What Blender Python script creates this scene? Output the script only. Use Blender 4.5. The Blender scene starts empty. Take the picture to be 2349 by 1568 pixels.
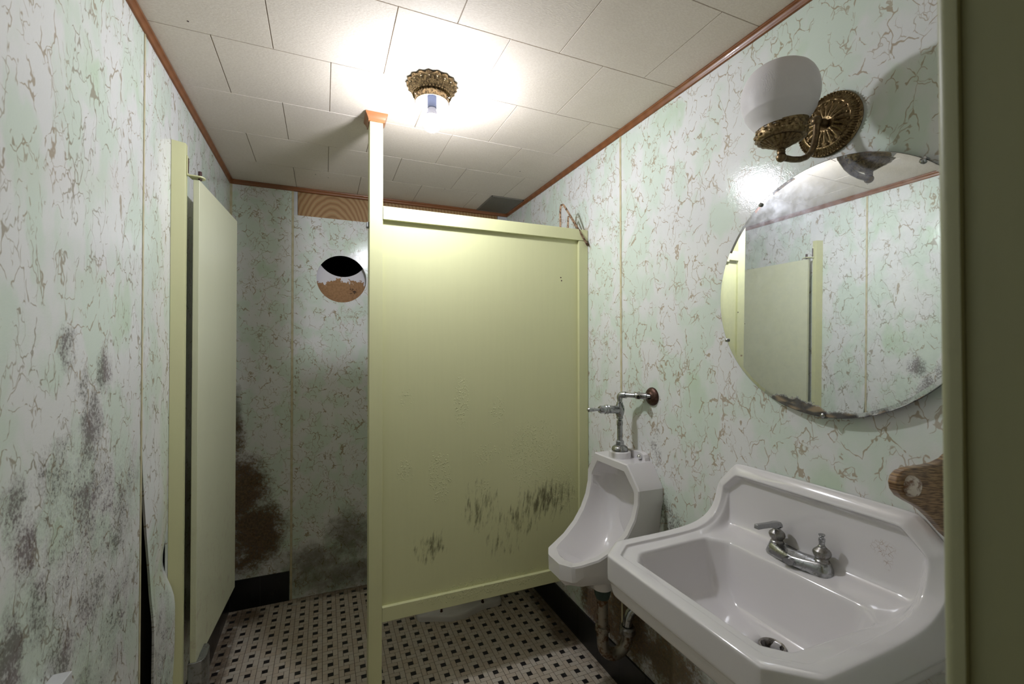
import bpy, bmesh, math, random
from mathutils import Vector, Matrix

random.seed(7)
scene = bpy.context.scene
COL = scene.collection
PI = math.pi

# ------------------------------------------------------------------ camera
CAM = Vector((0.0, 0.0, 1.48317))
RIGHT = Vector((0.92088, -0.38984, -0.00114))
UP = Vector((-0.00376, -0.01179, 0.99992))
FWD = Vector((0.38982, 0.92081, 0.01232))
cd = bpy.data.cameras.new('camera')
cam = bpy.data.objects.new('camera', cd)
COL.objects.link(cam)
m = Matrix((RIGHT, UP, -FWD)).transposed().to_4x4()
m.translation = CAM
cam.matrix_world = m
cd.sensor_fit = 'HORIZONTAL'
cd.sensor_width = 36.0
cd.lens = 1020.53 / 2349 * 36.0
cd.clip_start = 0.02
cd.dof.use_dof = True
cd.dof.focus_distance = 1.75
cd.dof.aperture_fstop = 5.0
scene.camera = cam

# ------------------------------------------------------------------ light / exposure
scene.view_settings.view_transform = 'Standard'
scene.view_settings.look = 'None'
scene.view_settings.exposure = 0.0
scene.view_settings.gamma = 1.0
scene.view_settings.use_curve_mapping = False
BULB_STRENGTH = 600.0
BULB_COLOR = (0.92, 0.945, 1.02)
world = bpy.data.worlds.new('hallway_light')
scene.world = world
world.use_nodes = True
bg = world.node_tree.nodes['Background']
bg.inputs[0].default_value = (1.0, 0.86, 0.50, 1)
bg.inputs[1].default_value = 0.12
try:
    scene.cycles.caustics_reflective = False
    scene.cycles.caustics_refractive = False
    scene.cycles.sample_clamp_indirect = 4.0
    scene.cycles.blur_glossy = 0.5
    scene.cycles.max_bounces = 8
    scene.cycles.diffuse_bounces = 6
    scene.cycles.glossy_bounces = 4
    scene.cycles.use_adaptive_sampling = True
    scene.cycles.adaptive_threshold = 0.05
    scene.cycles.adaptive_min_samples = 20
except Exception:
    pass

# ------------------------------------------------------------------ room numbers
XR, XL, YB, ZC, YF = 1.208, -0.4935, 2.9413, 2.44, 0.21
YP = 1.88                                   # front face of the stall partition
BULB = (0.360, 1.595, 2.302)

# ------------------------------------------------------------------ node helpers
class NT:
    def __init__(self, name):
        self.mat = bpy.data.materials.new(name)
        self.mat.use_nodes = True
        self.t = self.mat.node_tree
        self.n = self.t.nodes
        self.bsdf = self.n['Principled BSDF']
        self.out = self.n['Material Output']

    def link(self, a, b):
        self.t.links.new(a, b)

    def put(self, sock, v):
        if hasattr(v, 'is_output'):
            self.link(v, sock)
        elif isinstance(v, (tuple, list)):
            if len(v) == 3 and sock.type == 'RGBA':
                v = (*v, 1)
            sock.default_value = v
        else:
            sock.default_value = v

    def math(self, op, a, b=0.0, c=None, clamp=False):
        n = self.n.new('ShaderNodeMath')
        n.operation = op
        n.use_clamp = clamp
        self.put(n.inputs[0], a)
        if op not in ('ABSOLUTE', 'FRACT', 'FLOOR', 'SQRT', 'SINE', 'COSINE'):
            self.put(n.inputs[1], b)
        if c is not None:
            self.put(n.inputs[2], c)
        return n.outputs[0]

    def vmath(self, op, a, b=(0, 0, 0)):
        n = self.n.new('ShaderNodeVectorMath')
        n.operation = op
        self.put(n.inputs[0], a)
        if op == 'SCALE':
            self.put(n.inputs['Scale'], b)
        else:
            self.put(n.inputs[1], b)
        return n.outputs['Value'] if op in ('LENGTH', 'DISTANCE', 'DOT_PRODUCT') else n.outputs[0]

    def pos(self):
        g = self.n.new('ShaderNodeNewGeometry')
        return g.outputs['Position']

    def sep(self, v):
        s = self.n.new('ShaderNodeSeparateXYZ')
        self.put(s.inputs[0], v)
        return s.outputs

    def comb(self, x, y, z):
        c = self.n.new('ShaderNodeCombineXYZ')
        self.put(c.inputs[0], x)
        self.put(c.inputs[1], y)
        self.put(c.inputs[2], z)
        return c.outputs[0]

    def noise(self, v, scale, detail=3.0, rough=0.55, dist=0.0, color=False):
        n = self.n.new('ShaderNodeTexNoise')
        self.put(n.inputs['Vector'], v)
        n.inputs['Scale'].default_value = scale
        n.inputs['Detail'].default_value = detail
        n.inputs['Roughness'].default_value = rough
        n.inputs['Distortion'].default_value = dist
        return n.outputs['Color' if color else 'Fac']

    def voro(self, v, scale, feature='F1', out='Distance', rnd=1.0):
        n = self.n.new('ShaderNodeTexVoronoi')
        n.feature = feature
        self.put(n.inputs['Vector'], v)
        n.inputs['Scale'].default_value = scale
        n.inputs['Randomness'].default_value = rnd
        return n.outputs[out]

    def wave(self, v, scale, dist=0.0, detail=2.0, dscale=1.0, kind='BANDS', dirn='X', rings='X'):
        n = self.n.new('ShaderNodeTexWave')
        n.wave_type = kind
        n.bands_direction = dirn
        n.rings_direction = rings
        self.put(n.inputs['Vector'], v)
        n.inputs['Scale'].default_value = scale
        n.inputs['Distortion'].default_value = dist
        n.inputs['Detail'].default_value = detail
        n.inputs['Detail Scale'].default_value = dscale
        return n.outputs['Fac']

    def step(self, v, a, b, lo=0.0, hi=1.0):
        n = self.n.new('ShaderNodeMapRange')
        n.interpolation_type = 'SMOOTHSTEP'
        n.clamp = True
        self.put(n.inputs['Value'], v)
        self.put(n.inputs['From Min'], a)
        self.put(n.inputs['From Max'], b)
        self.put(n.inputs['To Min'], lo)
        self.put(n.inputs['To Max'], hi)
        return n.outputs[0]

    def mix(self, f, a, b):
        n = self.n.new('ShaderNodeMix')
        n.data_type = 'RGBA'
        self.put(n.inputs[0], f)
        self.put(n.inputs[6], a)
        self.put(n.inputs[7], b)
        return n.outputs[2]

    def bump(self, h, strength=0.2, dist=0.002, normal=None):
        n = self.n.new('ShaderNodeBump')
        n.inputs['Strength'].default_value = strength
        n.inputs['Distance'].default_value = dist
        self.put(n.inputs['Height'], h)
        if normal is not None:
            self.put(n.inputs['Normal'], normal)
        self.link(n.outputs[0], self.bsdf.inputs['Normal'])
        return n.outputs[0]

    def set(self, color=None, rough=None, metal=None, spec=None, coat=None, **kw):
        b = self.bsdf
        if color is not None:
            self.put(b.inputs['Base Color'], color)
        if rough is not None:
            self.put(b.inputs['Roughness'], rough)
        if metal is not None:
            self.put(b.inputs['Metallic'], metal)
        if spec is not None:
            self.put(b.inputs['Specular IOR Level'], spec)
        if coat is not None:
            self.put(b.inputs['Coat Weight'], coat)
        for k, v in kw.items():
            self.put(b.inputs[k], v)
        return self.mat

    def blobs(self, u, v, items):
        """largest of several soft round patches; items: (u, v, ru, rv, strength)"""
        acc = None
        for (cu, cv, ru, rv, st) in items:
            du = self.math('DIVIDE', self.math('SUBTRACT', u, cu), ru)
            dv = self.math('DIVIDE', self.math('SUBTRACT', v, cv), rv)
            d2 = self.math('ADD', self.math('MULTIPLY', du, du), self.math('MULTIPLY', dv, dv))
            k = self.math('MULTIPLY', self.math('SUBTRACT', 1.0, d2, clamp=True), st)
            acc = k if acc is None else self.math('MAXIMUM', acc, k)
        return acc


# ------------------------------------------------------------------ materials
def laminate(name, axis, vstretch, vein_cols, seed, mold=None, rot=None, grime=None):
    """glossy wall board printed with pale green and white marbling and broken tan veins"""
    t = NT(name)
    P = t.pos()
    s = t.sep(P)
    U = s[1] if axis == 'Y' else s[0]
    V = s[2]
    base = t.comb(U, t.math('MULTIPLY', V, vstretch), seed)
    w1 = t.vmath('SCALE', t.vmath('SUBTRACT', t.noise(base, 7.0, 2.0, color=True), (0.5, 0.5, 0.5)), 0.09)
    w2 = t.vmath('SCALE', t.vmath('SUBTRACT', t.noise(base, 34.0, 2.0, color=True), (0.5, 0.5, 0.5)), 0.034)
    q = t.vmath('ADD', base, t.vmath('ADD', w1, w2))
    # print colours: patches of lilac white and mint
    pat = t.step(t.noise(q, 8.5, 2.0, 0.5), 0.42, 0.60)
    pat2 = t.step(t.noise(t.vmath('ADD', q, (3.1, 7.7, 1.0)), 6.0, 2.0, 0.5), 0.60, 0.74)
    col = t.mix(pat, (0.71, 0.715, 0.71), (0.62, 0.695, 0.62))
    col = t.mix(t.math('MULTIPLY', pat2, 0.8), col, (0.53, 0.645, 0.50))
    # veins: cell edges of three sizes, thickness broken by noise
    n0 = t.noise(t.vmath('ADD', q, (11.0, 2.0, 5.0)), 24.0, 2.0, 0.68)
    thick = t.math('ADD', t.step(n0, 0.40, 0.56, -0.024, 0.021), t.step(n0, 0.58, 0.84, 0.0, 0.058))
    d1 = t.voro(q, 18.0, 'DISTANCE_TO_EDGE')
    v1 = t.step(t.math('SUBTRACT', thick, d1), -0.010, 0.012)
    q2 = t.vmath('ADD', q, (5.3, 1.9, 2.2))
    d2 = t.voro(q2, 31.0, 'DISTANCE_TO_EDGE')
    m2 = t.noise(t.vmath('ADD', q, (1.7, 9.1, 3.0)), 15.0, 2.0, 0.68)
    th2 = t.math('ADD', t.step(m2, 0.44, 0.58, -0.036, 0.024), t.step(m2, 0.60, 0.82, 0.0, 0.05))
    v2 = t.step(t.math('SUBTRACT', th2, d2), -0.014, 0.018)
    q3 = t.vmath('ADD', q, (2.3, 4.9, 7.2))
    d3 = t.voro(q3, 52.0, 'DISTANCE_TO_EDGE')
    m3 = t.noise(t.vmath('ADD', q, (6.7, 3.1, 1.0)), 11.0, 2.0, 0.68)
    v3 = t.step(t.math('SUBTRACT', t.step(m3, 0.50, 0.74, -0.06, 0.055), d3), -0.016, 0.025)
    vein = t.math('MAXIMUM', t.math('MULTIPLY', v1, 0.95), t.math('MAXIMUM', t.math('MULTIPLY', v2, 0.8), t.math('MULTIPLY', v3, 0.6)))
    vc = t.mix(t.step(t.noise(base, 5.0, 1.0), 0.4, 0.6), vein_cols[0], vein_cols[1])
    col = t.mix(t.math('MULTIPLY', vein, 0.80), col, vc)
    rough = 0.155
    if mold:
        b = t.blobs(U, V, mold)
        sq = t.comb(U, t.math('MULTIPLY', V, 0.75), seed + 3.0)
        n1 = t.noise(sq, 21.0, 4.0, 0.75)
        n2 = t.noise(sq, 150.0, 2.0, 0.75)
        k = t.math('ADD', t.math('MULTIPLY', b, 0.62), t.math('ADD', t.math('MULTIPLY', t.math('SUBTRACT', n1, 0.5), 1.25), t.math('MULTIPLY', t.math('SUBTRACT', n2, 0.5), 1.15)))
        k = t.math('MULTIPLY', t.step(k, 0.08, 0.62), t.step(b, 0.0, 0.2))
        mc = t.mix(t.step(t.noise(sq, 9.0, 1.0), 0.4, 0.6), (0.085, 0.075, 0.06), (0.10, 0.068, 0.072))
        col = t.mix(t.math('MULTIPLY', k, 0.82), col, mc)
        rough = t.step(k, 0.0, 1.0, 0.155, 0.7)
    if rot:
        b = t.blobs(U, V, rot)
        sq = t.comb(U, V, seed + 8.0)
        n1 = t.noise(sq, 13.0, 4.0, 0.74)
        n2 = t.noise(sq, 70.0, 3.0, 0.75)
        k = t.math('ADD', b, t.math('ADD', t.math('MULTIPLY', t.math('SUBTRACT', n1, 0.5), 1.3), t.math('MULTIPLY', t.math('SUBTRACT', n2, 0.5), 1.0)))
        k = t.math('MULTIPLY', t.step(k, 0.22, 0.95), t.step(b, 0.0, 0.2))
        rc = t.mix(t.step(n2, 0.35, 0.65), (0.05, 0.026, 0.010), (0.15, 0.085, 0.035))
        col = t.mix(t.math('MULTIPLY', k, 0.95), col, rc)
        rough = t.step(k, 0.0, 1.0, 0.155, 0.85)
    if grime:
        b = t.blobs(U, V, grime)
        n1 = t.noise(t.comb(U, V, seed + 14.0), 18.0, 5.0, 0.7)
        k = t.math('MULTIPLY', t.step(t.math('ADD', t.math('MULTIPLY', b, 0.9), t.math('SUBTRACT', n1, 0.5)), 0.15, 0.8), t.step(b, 0.0, 0.2))
        col = t.mix(t.math('MULTIPLY', k, 0.75), col, (0.10, 0.085, 0.045))
    t.set(color=col, rough=rough, spec=0.31)
    h = t.math('ADD', t.math('MULTIPLY', t.noise(P, 260.0, 2.0, 0.6), 0.5), t.math('MULTIPLY', t.noise(P, 60.0, 1.0, 0.5), 0.6))
    t.bump(h, 0.17, 0.0022)
    return t.mat


def painted(name, col, rough=0.38, brush=(1, 1, 1), bump=0.15, extra=None):
    t = NT(name)
    P = t.pos()
    g = t.noise(t.vmath('MULTIPLY', P, brush), 60.0, 4.0, 0.6)
    c2 = tuple(x * 0.985 for x in col)
    c = t.mix(t.step(g, 0.35, 0.65), c2, col)
    h = g
    if extra:
        c, h = extra(t, P, c, g)
    t.set(color=c, rough=rough, spec=0.45)
    t.bump(h, bump, 0.0015)
    return t.mat


def metal(name, col, rough, bumpy=0.0, scale=120.0, tarnish=None, tscale=40.0, lo=0.45, hi=0.7):
    t = NT(name)
    P = t.pos()
    c = col
    r = rough
    if tarnish:
        k = t.step(t.noise(P, tscale, 4.0, 0.7), lo, hi)
        c = t.mix(k, col, tarnish)
        r = t.step(k, 0.0, 1.0, rough, min(1.0, rough + 0.3))
    t.set(color=c, rough=r, metal=1.0)
    if bumpy:
        t.bump(t.noise(P, scale, 3.0, 0.6), bumpy, 0.002)
    return t.mat


def plain(name, col, rough=0.5, metallic=0.0, spec=0.5, **kw):
    t = NT(name)
    P = t.pos()
    k = t.step(t.noise(P, 30.0, 3.0, 0.6), 0.3, 0.7)
    c = t.mix(k, tuple(x * 0.93 for x in col), col)
    t.set(color=c, rough=rough, metal=metallic, spec=spec, **kw)
    return t.mat


M = {}
BROWN = ((0.33, 0.25, 0.145), (0.36, 0.27, 0.18))
GREYV = ((0.27, 0.235, 0.17), (0.33, 0.26, 0.17))
moldL = [(1.78, .45, .14, .32, .5), (1.30, 1.05, .30, .34, .42), (1.22, 1.49, .05, .07, .62), (1.392, 1.427, .05, .09, .85), (1.329, 1.299, .075, .12, .85), (1.184, 1.227, .09, .10, .55),
         (1.312, 1.134, .13, .12, .75), (1.048, 1.195, .05, .08, .75), (1.086, 1.12, .045, .09, .9), (1.48, 1.03, .11, .16, .6),
         (1.04, 0.95, .055, .10, 1.0), (1.13, 0.98, .05, .10, .7), (1.225, 0.854, .10, .08, .75), (1.42, 1.10, .12, .14, .55), (1.56, 1.116, .07, .14, .45),
         (1.485, 0.80, .14, .22, .5), (1.337, 0.894, .13, .11, .6), (1.03, .80, .12, .12, .7), (1.29, 1.40, .05, .06, .6), (1.25, .70, .3, .12, .5)]
M['wall_left'] = laminate('marbled_laminate_left', 'Y', 0.55, GREYV, 2.0, mold=moldL)
M['wall_right'] = laminate('marbled_laminate_right', 'Y', 0.66, BROWN, 21.0,
                           mold=[(1.30, 0.78, .05, .13, .7), (1.36, .86, .06, .10, .5), (1.40, 1.09, .04, .12, .45)],
                           rot=[(1.62, .30, .16, .20, 1.0), (1.80, .24, .22, .14, 1.25), (1.34, .28, .26, .20, 1.0), (1.58, .30, .26, .24, 1.1), (1.12, .2, .25, .12, .6)],
                           grime=[(1.2, .22, .5, .25, .7), (1.345, .75, .02, .2, 1.0)])
M['wall_back'] = laminate('marbled_laminate_back', 'X', 0.8, ((0.30, 0.215, 0.11), (0.27, 0.20, 0.10)), 40.0,
                          rot=[(-.43, .66, .20, .30, 1.1), (-.36, .42, .22, .26, 1.15), (-.45, .28, .20, .16, .9), (-.47, .95, .09, .25, .8)],
                          grime=[(-.05, .19, .28, .18, .8), (.15, .32, .2, .25, .8), (.1, .1, .5, .14, .8), (-.46, 1.1, .05, .25, .8)])


def tile_ceiling(name):
    t = NT(name)
    P = t.pos()
    n = t.noise(t.vmath('MULTIPLY', P, (1.0, 2.2, 1)), 120.0, 4.0, 0.7)
    n2 = t.noise(P, 3.0, 2.0, 0.5)
    c = t.mix(t.step(n, 0.35, 0.65), (0.66, 0.58, 0.505), (0.73, 0.655, 0.58))
    c = t.mix(t.math('MULTIPLY', t.step(n2, 0.4, 0.7), 0.25), c, (0.56, 0.49, 0.40))
    t.set(color=c, rough=0.75, spec=0.25)
    t.bump(n, 0.35, 0.002)
    return t.mat


M['ceiling'] = tile_ceiling('pressed_fibre_ceiling_tile')
M['groove'] = plain('ceiling_groove', (0.22, 0.17, 0.12), 0.9)
PAINT = (0.60, 0.60, 0.345)


def stall_extra(t, P, c, g):
    s = t.sep(P)
    X, Z = s[0], s[2]
    # slanting streaks of mildew low on the board
    sl = t.math('ADD', X, t.math('MULTIPLY', Z, -0.12))
    sv = t.comb(t.math('MULTIPLY', sl, 1.0), 0.0, t.math('MULTIPLY', Z, 0.22))
    b = t.blobs(X, Z, [(.652, .78, .14, .19, .74), (.98, .76, .22, .14, 1.0), (.427, .62, .13, .11, .85), (.76, .60, .16, .13, .75), (.83, .68, .16, .13, .8), (.56, .56, .2, .08, .35)])
    n1 = t.noise(sv, 60.0, 4.0, 0.7)
    n2 = t.noise(t.comb(sl, 0.0, t.math('MULTIPLY', Z, 0.5)), 15.0, 3.0, 0.65)
    k = t.math('ADD', t.math('MULTIPLY', b, 0.75), t.math('ADD', t.math('MULTIPLY', t.math('SUBTRACT', n1, 0.5), 1.7), t.math('MULTIPLY', t.math('SUBTRACT', n2, 0.5), 0.9)))
    k = t.math('MULTIPLY', t.step(k, 0.42, 0.95), t.step(b, 0.0, 0.25))
    c = t.mix(t.math('MULTIPLY', k, 0.85), c, (0.075, 0.06, 0.028))
    # paint blisters
    bb = t.blobs(X, Z, [(.561, 1.247, .05, .16, .9), (.316, .968, .05, .08, .9), (.464, .93, .07, .17, .9), (.923, .984, .2, .22, 1.0), (1.063, .80, .12, .18, .9), (.316, 1.27, .05, .08, .6), (.73, 1.2, .06, .12, .7), (.68, 1.0, .1, .07, .7), (.66, .86, .06, .06, .8), (.7, .42, .5, .05, .9)])
    vd = t.voro(t.vmath('ADD', P, t.vmath('SCALE', t.noise(P, 50.0, 2.0, color=True), 0.02)), 105.0)
    pk = t.math('MULTIPLY', t.step(vd, 0.45, 0.12), t.step(t.math('ADD', t.math('MULTIPLY', bb, 0.8), t.math('SUBTRACT', t.noise(P, 45.0, 3.0, 0.7), 0.5)), 0.30, 0.55))
    h = t.math('ADD', t.math('MULTIPLY', g, 0.05), t.math('MULTIPLY', pk, 1.6))
    return c, h


M['stall_panel'] = painted('pale_green_enamel_board', PAINT, 0.36, (1.0, 1.0, 0.06), 0.6, stall_extra)
M['stall'] = painted('pale_green_enamel', PAINT, 0.36, (1.0, 1.0, 0.07), 0.10)


def door_extra(t, P, c, g):
    s = t.sep(P)
    k = t.step(s[2], 1.15, 0.45)
    n = t.noise(P, 190.0, 3.0, 0.7)
    h = t.math('ADD', t.math('MULTIPLY', g, 0.2), t.math('MULTIPLY', t.math('MULTIPLY', t.step(n, 0.45, 0.7), k), 1.0))
    c = t.mix(t.math('MULTIPLY', t.math('MULTIPLY', k, t.step(t.noise(P, 26.0, 4.0, 0.7), 0.5, 0.75)), 0.5), c, (0.42, 0.33, 0.24))
    return c, h


M['stall_door'] = painted('pale_cream_green_enamel', (0.625, 0.635, 0.455), 0.33, (1.0, 0.25, 0.06), 0.22, door_extra)
M['jamb'] = painted('olive_green_gloss', (0.33, 0.335, 0.205), 0.42, (1.0, 1.0, 0.08), 0.12)


def wood(name, c1, c2, scale=9.0, vec=(1, 1, 1), dist=5.0, rough=0.45, dirn='X', coat=0.0):
    t = NT(name)
    P = t.vmath('MULTIPLY', t.pos(), vec)
    w = t.wave(P, scale, dist, 3.0, 1.4, 'BANDS', dirn)
    n = t.noise(P, 80.0, 3.0, 0.6)
    k = t.math('ADD', t.math('MULTIPLY', w, 0.75), t.math('MULTIPLY', n, 0.25))
    t.set(color=t.mix(k, c1, c2), rough=rough, coat=coat)
    t.bump(k, 0.08, 0.001)
    return t.mat


M['trim'] = wood('red_brown_stained_molding', (0.175, 0.060, 0.018), (0.225, 0.082, 0.027), 5.0, (1, 1, 3), 3.0, 0.34, 'Y', 0.15)
M['cap'] = wood('orange_stained_molding', (0.25, 0.092, 0.030), (0.31, 0.125, 0.045), 20.0, (3, 3, 1), 3.0, 0.3, 'X', 0.3)


def pine(name):
    t = NT(name)
    P = t.sep(t.pos())
    x, z = P[0], P[2]
    w = t.wave(t.comb(t.math('SUBTRACT', x, 0.05), 0.0, t.math('MULTIPLY', t.math('SUBTRACT', z, 2.12), 0.55)), 15.0, 3.2, 2.0, 0.8, 'RINGS', 'X', 'Y')
    n = t.noise(t.comb(x, 0.0, z), 9.0, 3.0, 0.6)
    c = t.mix(t.step(w, 0.45, 0.95), (0.37, 0.215, 0.09), (0.255, 0.135, 0.048))
    c = t.mix(t.math('MULTIPLY', t.step(w, 0.15, 0.0), 0.5), c, (0.40, 0.34, 0.17))
    c = t.mix(t.math('MULTIPLY', n, 0.3), c, (0.30, 0.15, 0.06))
    t.set(color=c, rough=0.6)
    return t.mat


M['pine'] = pine('bare_pine_end_board')


def oak(name):
    t = NT(name)
    P = t.sep(t.pos())
    v = t.comb(t.math('MULTIPLY', P[0], 26.0), 0.0, t.math('ADD', t.math('MULTIPLY', P[2], 430.0), t.math('MULTIPLY', P[0], 60.0)))
    w = t.noise(v, 1.0, 2.0, 0.6, 0.0)
    t.set(color=t.mix(t.step(w, 0.38, 0.62), (0.10, 0.042, 0.014), (0.36, 0.22, 0.105)), rough=0.38, coat=0.3)
    t.bump(w, 0.25, 0.001)
    return t.mat


M['oak'] = oak('grained_brown_oak')
t = NT('worn_wooden_peg')
kk = t.step(t.noise(t.pos(), 70.0, 4.0, 0.7), 0.36, 0.56)
t.set(color=t.mix(kk, (0.20, 0.10, 0.06), (0.66, 0.59, 0.52)), rough=0.55)
M['peg'] = t.mat

t = NT('white_vitreous_china')
P = t.pos()
kk = t.step(t.noise(P, 340.0, 2.0, 0.6), 0.72, 0.8)
cc = t.mix(t.math('MULTIPLY', kk, 0.35), (0.70, 0.675, 0.69), (0.30, 0.26, 0.22))
sp = t.sep(P)
bl = t.blobs(sp[1], sp[2], [(.615, 1.020, .030, .022, 1.0), (.605, 1.0, .012, .03, .7)])
ln_ = t.step(t.voro(t.vmath('ADD', P, t.vmath('SCALE', t.noise(P, 60.0, 2.0, color=True), 0.02)), 95.0, 'DISTANCE_TO_EDGE'), 0.05, 0.0)
cc = t.mix(t.math('MULTIPLY', t.math('MULTIPLY', t.step(bl, 0.0, 0.6), ln_), 0.75), cc, (0.30, 0.17, 0.10))
t.set(color=cc, rough=0.10, spec=0.55, coat=0.5)
t.bsdf.inputs['Coat Roughness'].default_value = 0.05
M['china'] = t.mat
M['chrome'] = metal('dull_spotted_chrome', (0.42, 0.43, 0.44), 0.19, 0.0, 120.0, (0.22, 0.215, 0.20), 60.0, 0.46, 0.72)
M['chrome_clean'] = metal('bright_chrome', (0.72, 0.72, 0.73), 0.10)
M['nickel'] = metal('grey_worn_plating', (0.33, 0.325, 0.32), 0.34, 0.08, 160.0, (0.20, 0.17, 0.13), 55.0, 0.42, 0.7)
M['verdigris'] = plain('green_corroded_nut', (0.035, 0.06, 0.048), 0.8)
M['rust'] = metal('rusty_flange', (0.085, 0.05, 0.04), 0.42, 0.5, 180.0, (0.20, 0.13, 0.11), 90.0, 0.5, 0.75)
M['dirty_pipe'] = metal('dirty_brown_pipe', (0.33, 0.30, 0.26), 0.45, 0.15, 140.0, (0.17, 0.095, 0.05), 28.0, 0.45, 0.62)
M['drain_steel'] = metal('dull_drain_ring', (0.42, 0.40, 0.38), 0.28, 0.0, 100, (0.10, 0.085, 0.07), 70.0, 0.45, 0.65)
M['brass'] = metal('antique_dark_brass', (0.24, 0.172, 0.088), 0.33, 0.25, 300.0, (0.095, 0.062, 0.030), 150.0, 0.42, 0.68)
M['brass_smooth'] = metal('dark_bronze_tube', (0.20, 0.14, 0.075), 0.32, 0.0, 120.0, (0.11, 0.075, 0.045), 60.0, 0.4, 0.7)
M['brass_lamp'] = metal('dusty_antique_brass', (0.40, 0.29, 0.16), 0.38, 0.25, 260.0, (0.09, 0.065, 0.04), 150.0, 0.42, 0.62)
M['lamp_liner'] = plain('lilac_white_liner', (0.45, 0.42, 0.46), 0.45)
M['socket'] = plain('blue_grey_socket', (0.12, 0.15, 0.21), 0.5)
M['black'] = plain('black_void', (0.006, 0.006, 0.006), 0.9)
M['darkwood'] = plain('dark_wall_cavity', (0.02, 0.014, 0.009), 0.9)
M['batten'] = wood('cream_seam_strip', (0.50, 0.44, 0.27), (0.58, 0.53, 0.37), 40.0, (1, 1, 0.15), 3.0, 0.35, 'Z')
M['screwdark'] = plain('dark_maroon_pin', (0.055, 0.02, 0.02), 0.4)
M['white_enamel'] = plain('white_enamel', (0.60, 0.61, 0.63), 0.35)
M['shoe'] = metal('grey_cast_hinge', (0.32, 0.33, 0.34), 0.4, 0.08, 200.0, (0.22, 0.21, 0.18), 60.0, 0.45, 0.7)
M['strap'] = metal('tan_brown_strap', (0.20, 0.135, 0.085), 0.6, 0.1, 200.0, (0.09, 0.055, 0.035), 70.0, 0.45, 0.65)
M['vent'] = plain('dirty_vent_grille', (0.20, 0.185, 0.155), 0.6)
M['flake'] = plain('paint_flake', (0.52, 0.49, 0.44), 0.7)

t = NT('frosted_white_glass')
t.set(color=(0.63, 0.60, 0.605), rough=0.48, spec=0.25)
t.bsdf.inputs['Subsurface Weight'].default_value = 0.35
t.bsdf.inputs['Subsurface Radius'].default_value = (0.03, 0.03, 0.03)
s3 = t.pos()
fl = t.blobs(t.sep(s3)[0], t.sep(s3)[2], [(0.952, 2.095, .022, .034, 1.0), (1.015, 2.112, .02, .034, 1.0)])
lw = t.wave(t.vmath('MULTIPLY', s3, (1, 1, 0.4)), 160.0, 9.0, 2.0, 2.0)
t.bump(t.math('MULTIPLY', t.step(fl, 0.05, 0.5), lw), 0.30, 0.0012)
M['globe'] = t.mat

t = NT('bulb_glow')
e = t.n.new('ShaderNodeEmission')
e.inputs[0].default_value = (*BULB_COLOR, 1)
e.inputs[1].default_value = BULB_STRENGTH
t.link(e.outputs[0], t.out.inputs[0])
M['bulb'] = t.mat
M['bulb_neck'] = plain('bulb_plastic_neck', (0.72, 0.74, 0.80), 0.35)

t = NT('old_mirror_silver')
P = t.pos()
s = t.sep(P)
n1 = t.noise(P, 34.0, 4.0, 0.7)
rr = t.math('SQRT', t.math('ADD', t.math('POWER', t.math('SUBTRACT', s[1], 0.742), 2.0), t.math('POWER', t.math('SUBTRACT', s[2], 1.634), 2.0)))
low = t.blobs(s[1], s[2], [(.82, 1.305, .12, .075, 1.0), (.70, 1.285, .12, .055, .8), (.60, 1.31, .1, .05, .5)])
edge = t.step(rr, 0.285, 0.33)
dk = t.step(t.math('ADD', t.math('ADD', t.math('MULTIPLY', low, 0.75), t.math('MULTIPLY', edge, 0.30)), t.math('MULTIPLY', t.math('SUBTRACT', n1, 0.5), 0.8)), 0.52, 0.66)
vv = t.voro(t.vmath('MULTIPLY', P, (1.0, 0.55, 1.5)), 38.0, 'DISTANCE_TO_EDGE')
brown = t.mix(t.step(vv, 0.04, 0.34), (0.03, 0.022, 0.014), (0.27, 0.19, 0.10))
spk = t.blobs(s[1], s[2], [(1.003, 1.592, .0022, .0022, 1.0), (.978, 1.555, .0016, .0016, 1.0), (.99, 1.457, .004, .003, 1.0)])
dk = t.math('MAXIMUM', dk, t.step(spk, 0.0, 0.3))
t.set(color=t.mix(dk, (0.83, 0.86, 0.84), brown), metal=t.step(dk, 0, 1, 1.0, 0.15), rough=t.step(dk, 0.0, 1.0, 0.012, 0.4))
# thin dust film that catches the lamp
dust = t.n.new('ShaderNodeBsdfDiffuse')
dust.inputs[0].default_value = (0.75, 0.78, 0.85, 1)
gl = t.n.new('ShaderNodeBsdfGlossy')
gl.inputs[0].default_value = (0.8, 0.82, 0.88, 1)
gl.inputs['Roughness'].default_value = 0.30
mx = t.n.new('ShaderNodeMixShader')
mx.inputs[0].default_value = 0.5
t.link(dust.outputs[0], mx.inputs[1])
t.link(gl.outputs[0], mx.inputs[2])
mx2 = t.n.new('ShaderNodeMixShader')
t.put(mx2.inputs[0], t.step(t.noise(P, 26.0, 5.0, 0.7), 0.3, 0.75, 0.05, 0.17))
t.link(t.bsdf.outputs[0], mx2.inputs[1])
t.link(mx.outputs[0], mx2.inputs[2])
t.link(mx2.outputs[0], t.out.inputs[0])
M['mirror'] = t.mat
M['mirror_edge'] = plain('dark_mirror_edge', (0.03, 0.035, 0.045), 0.15)

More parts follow.
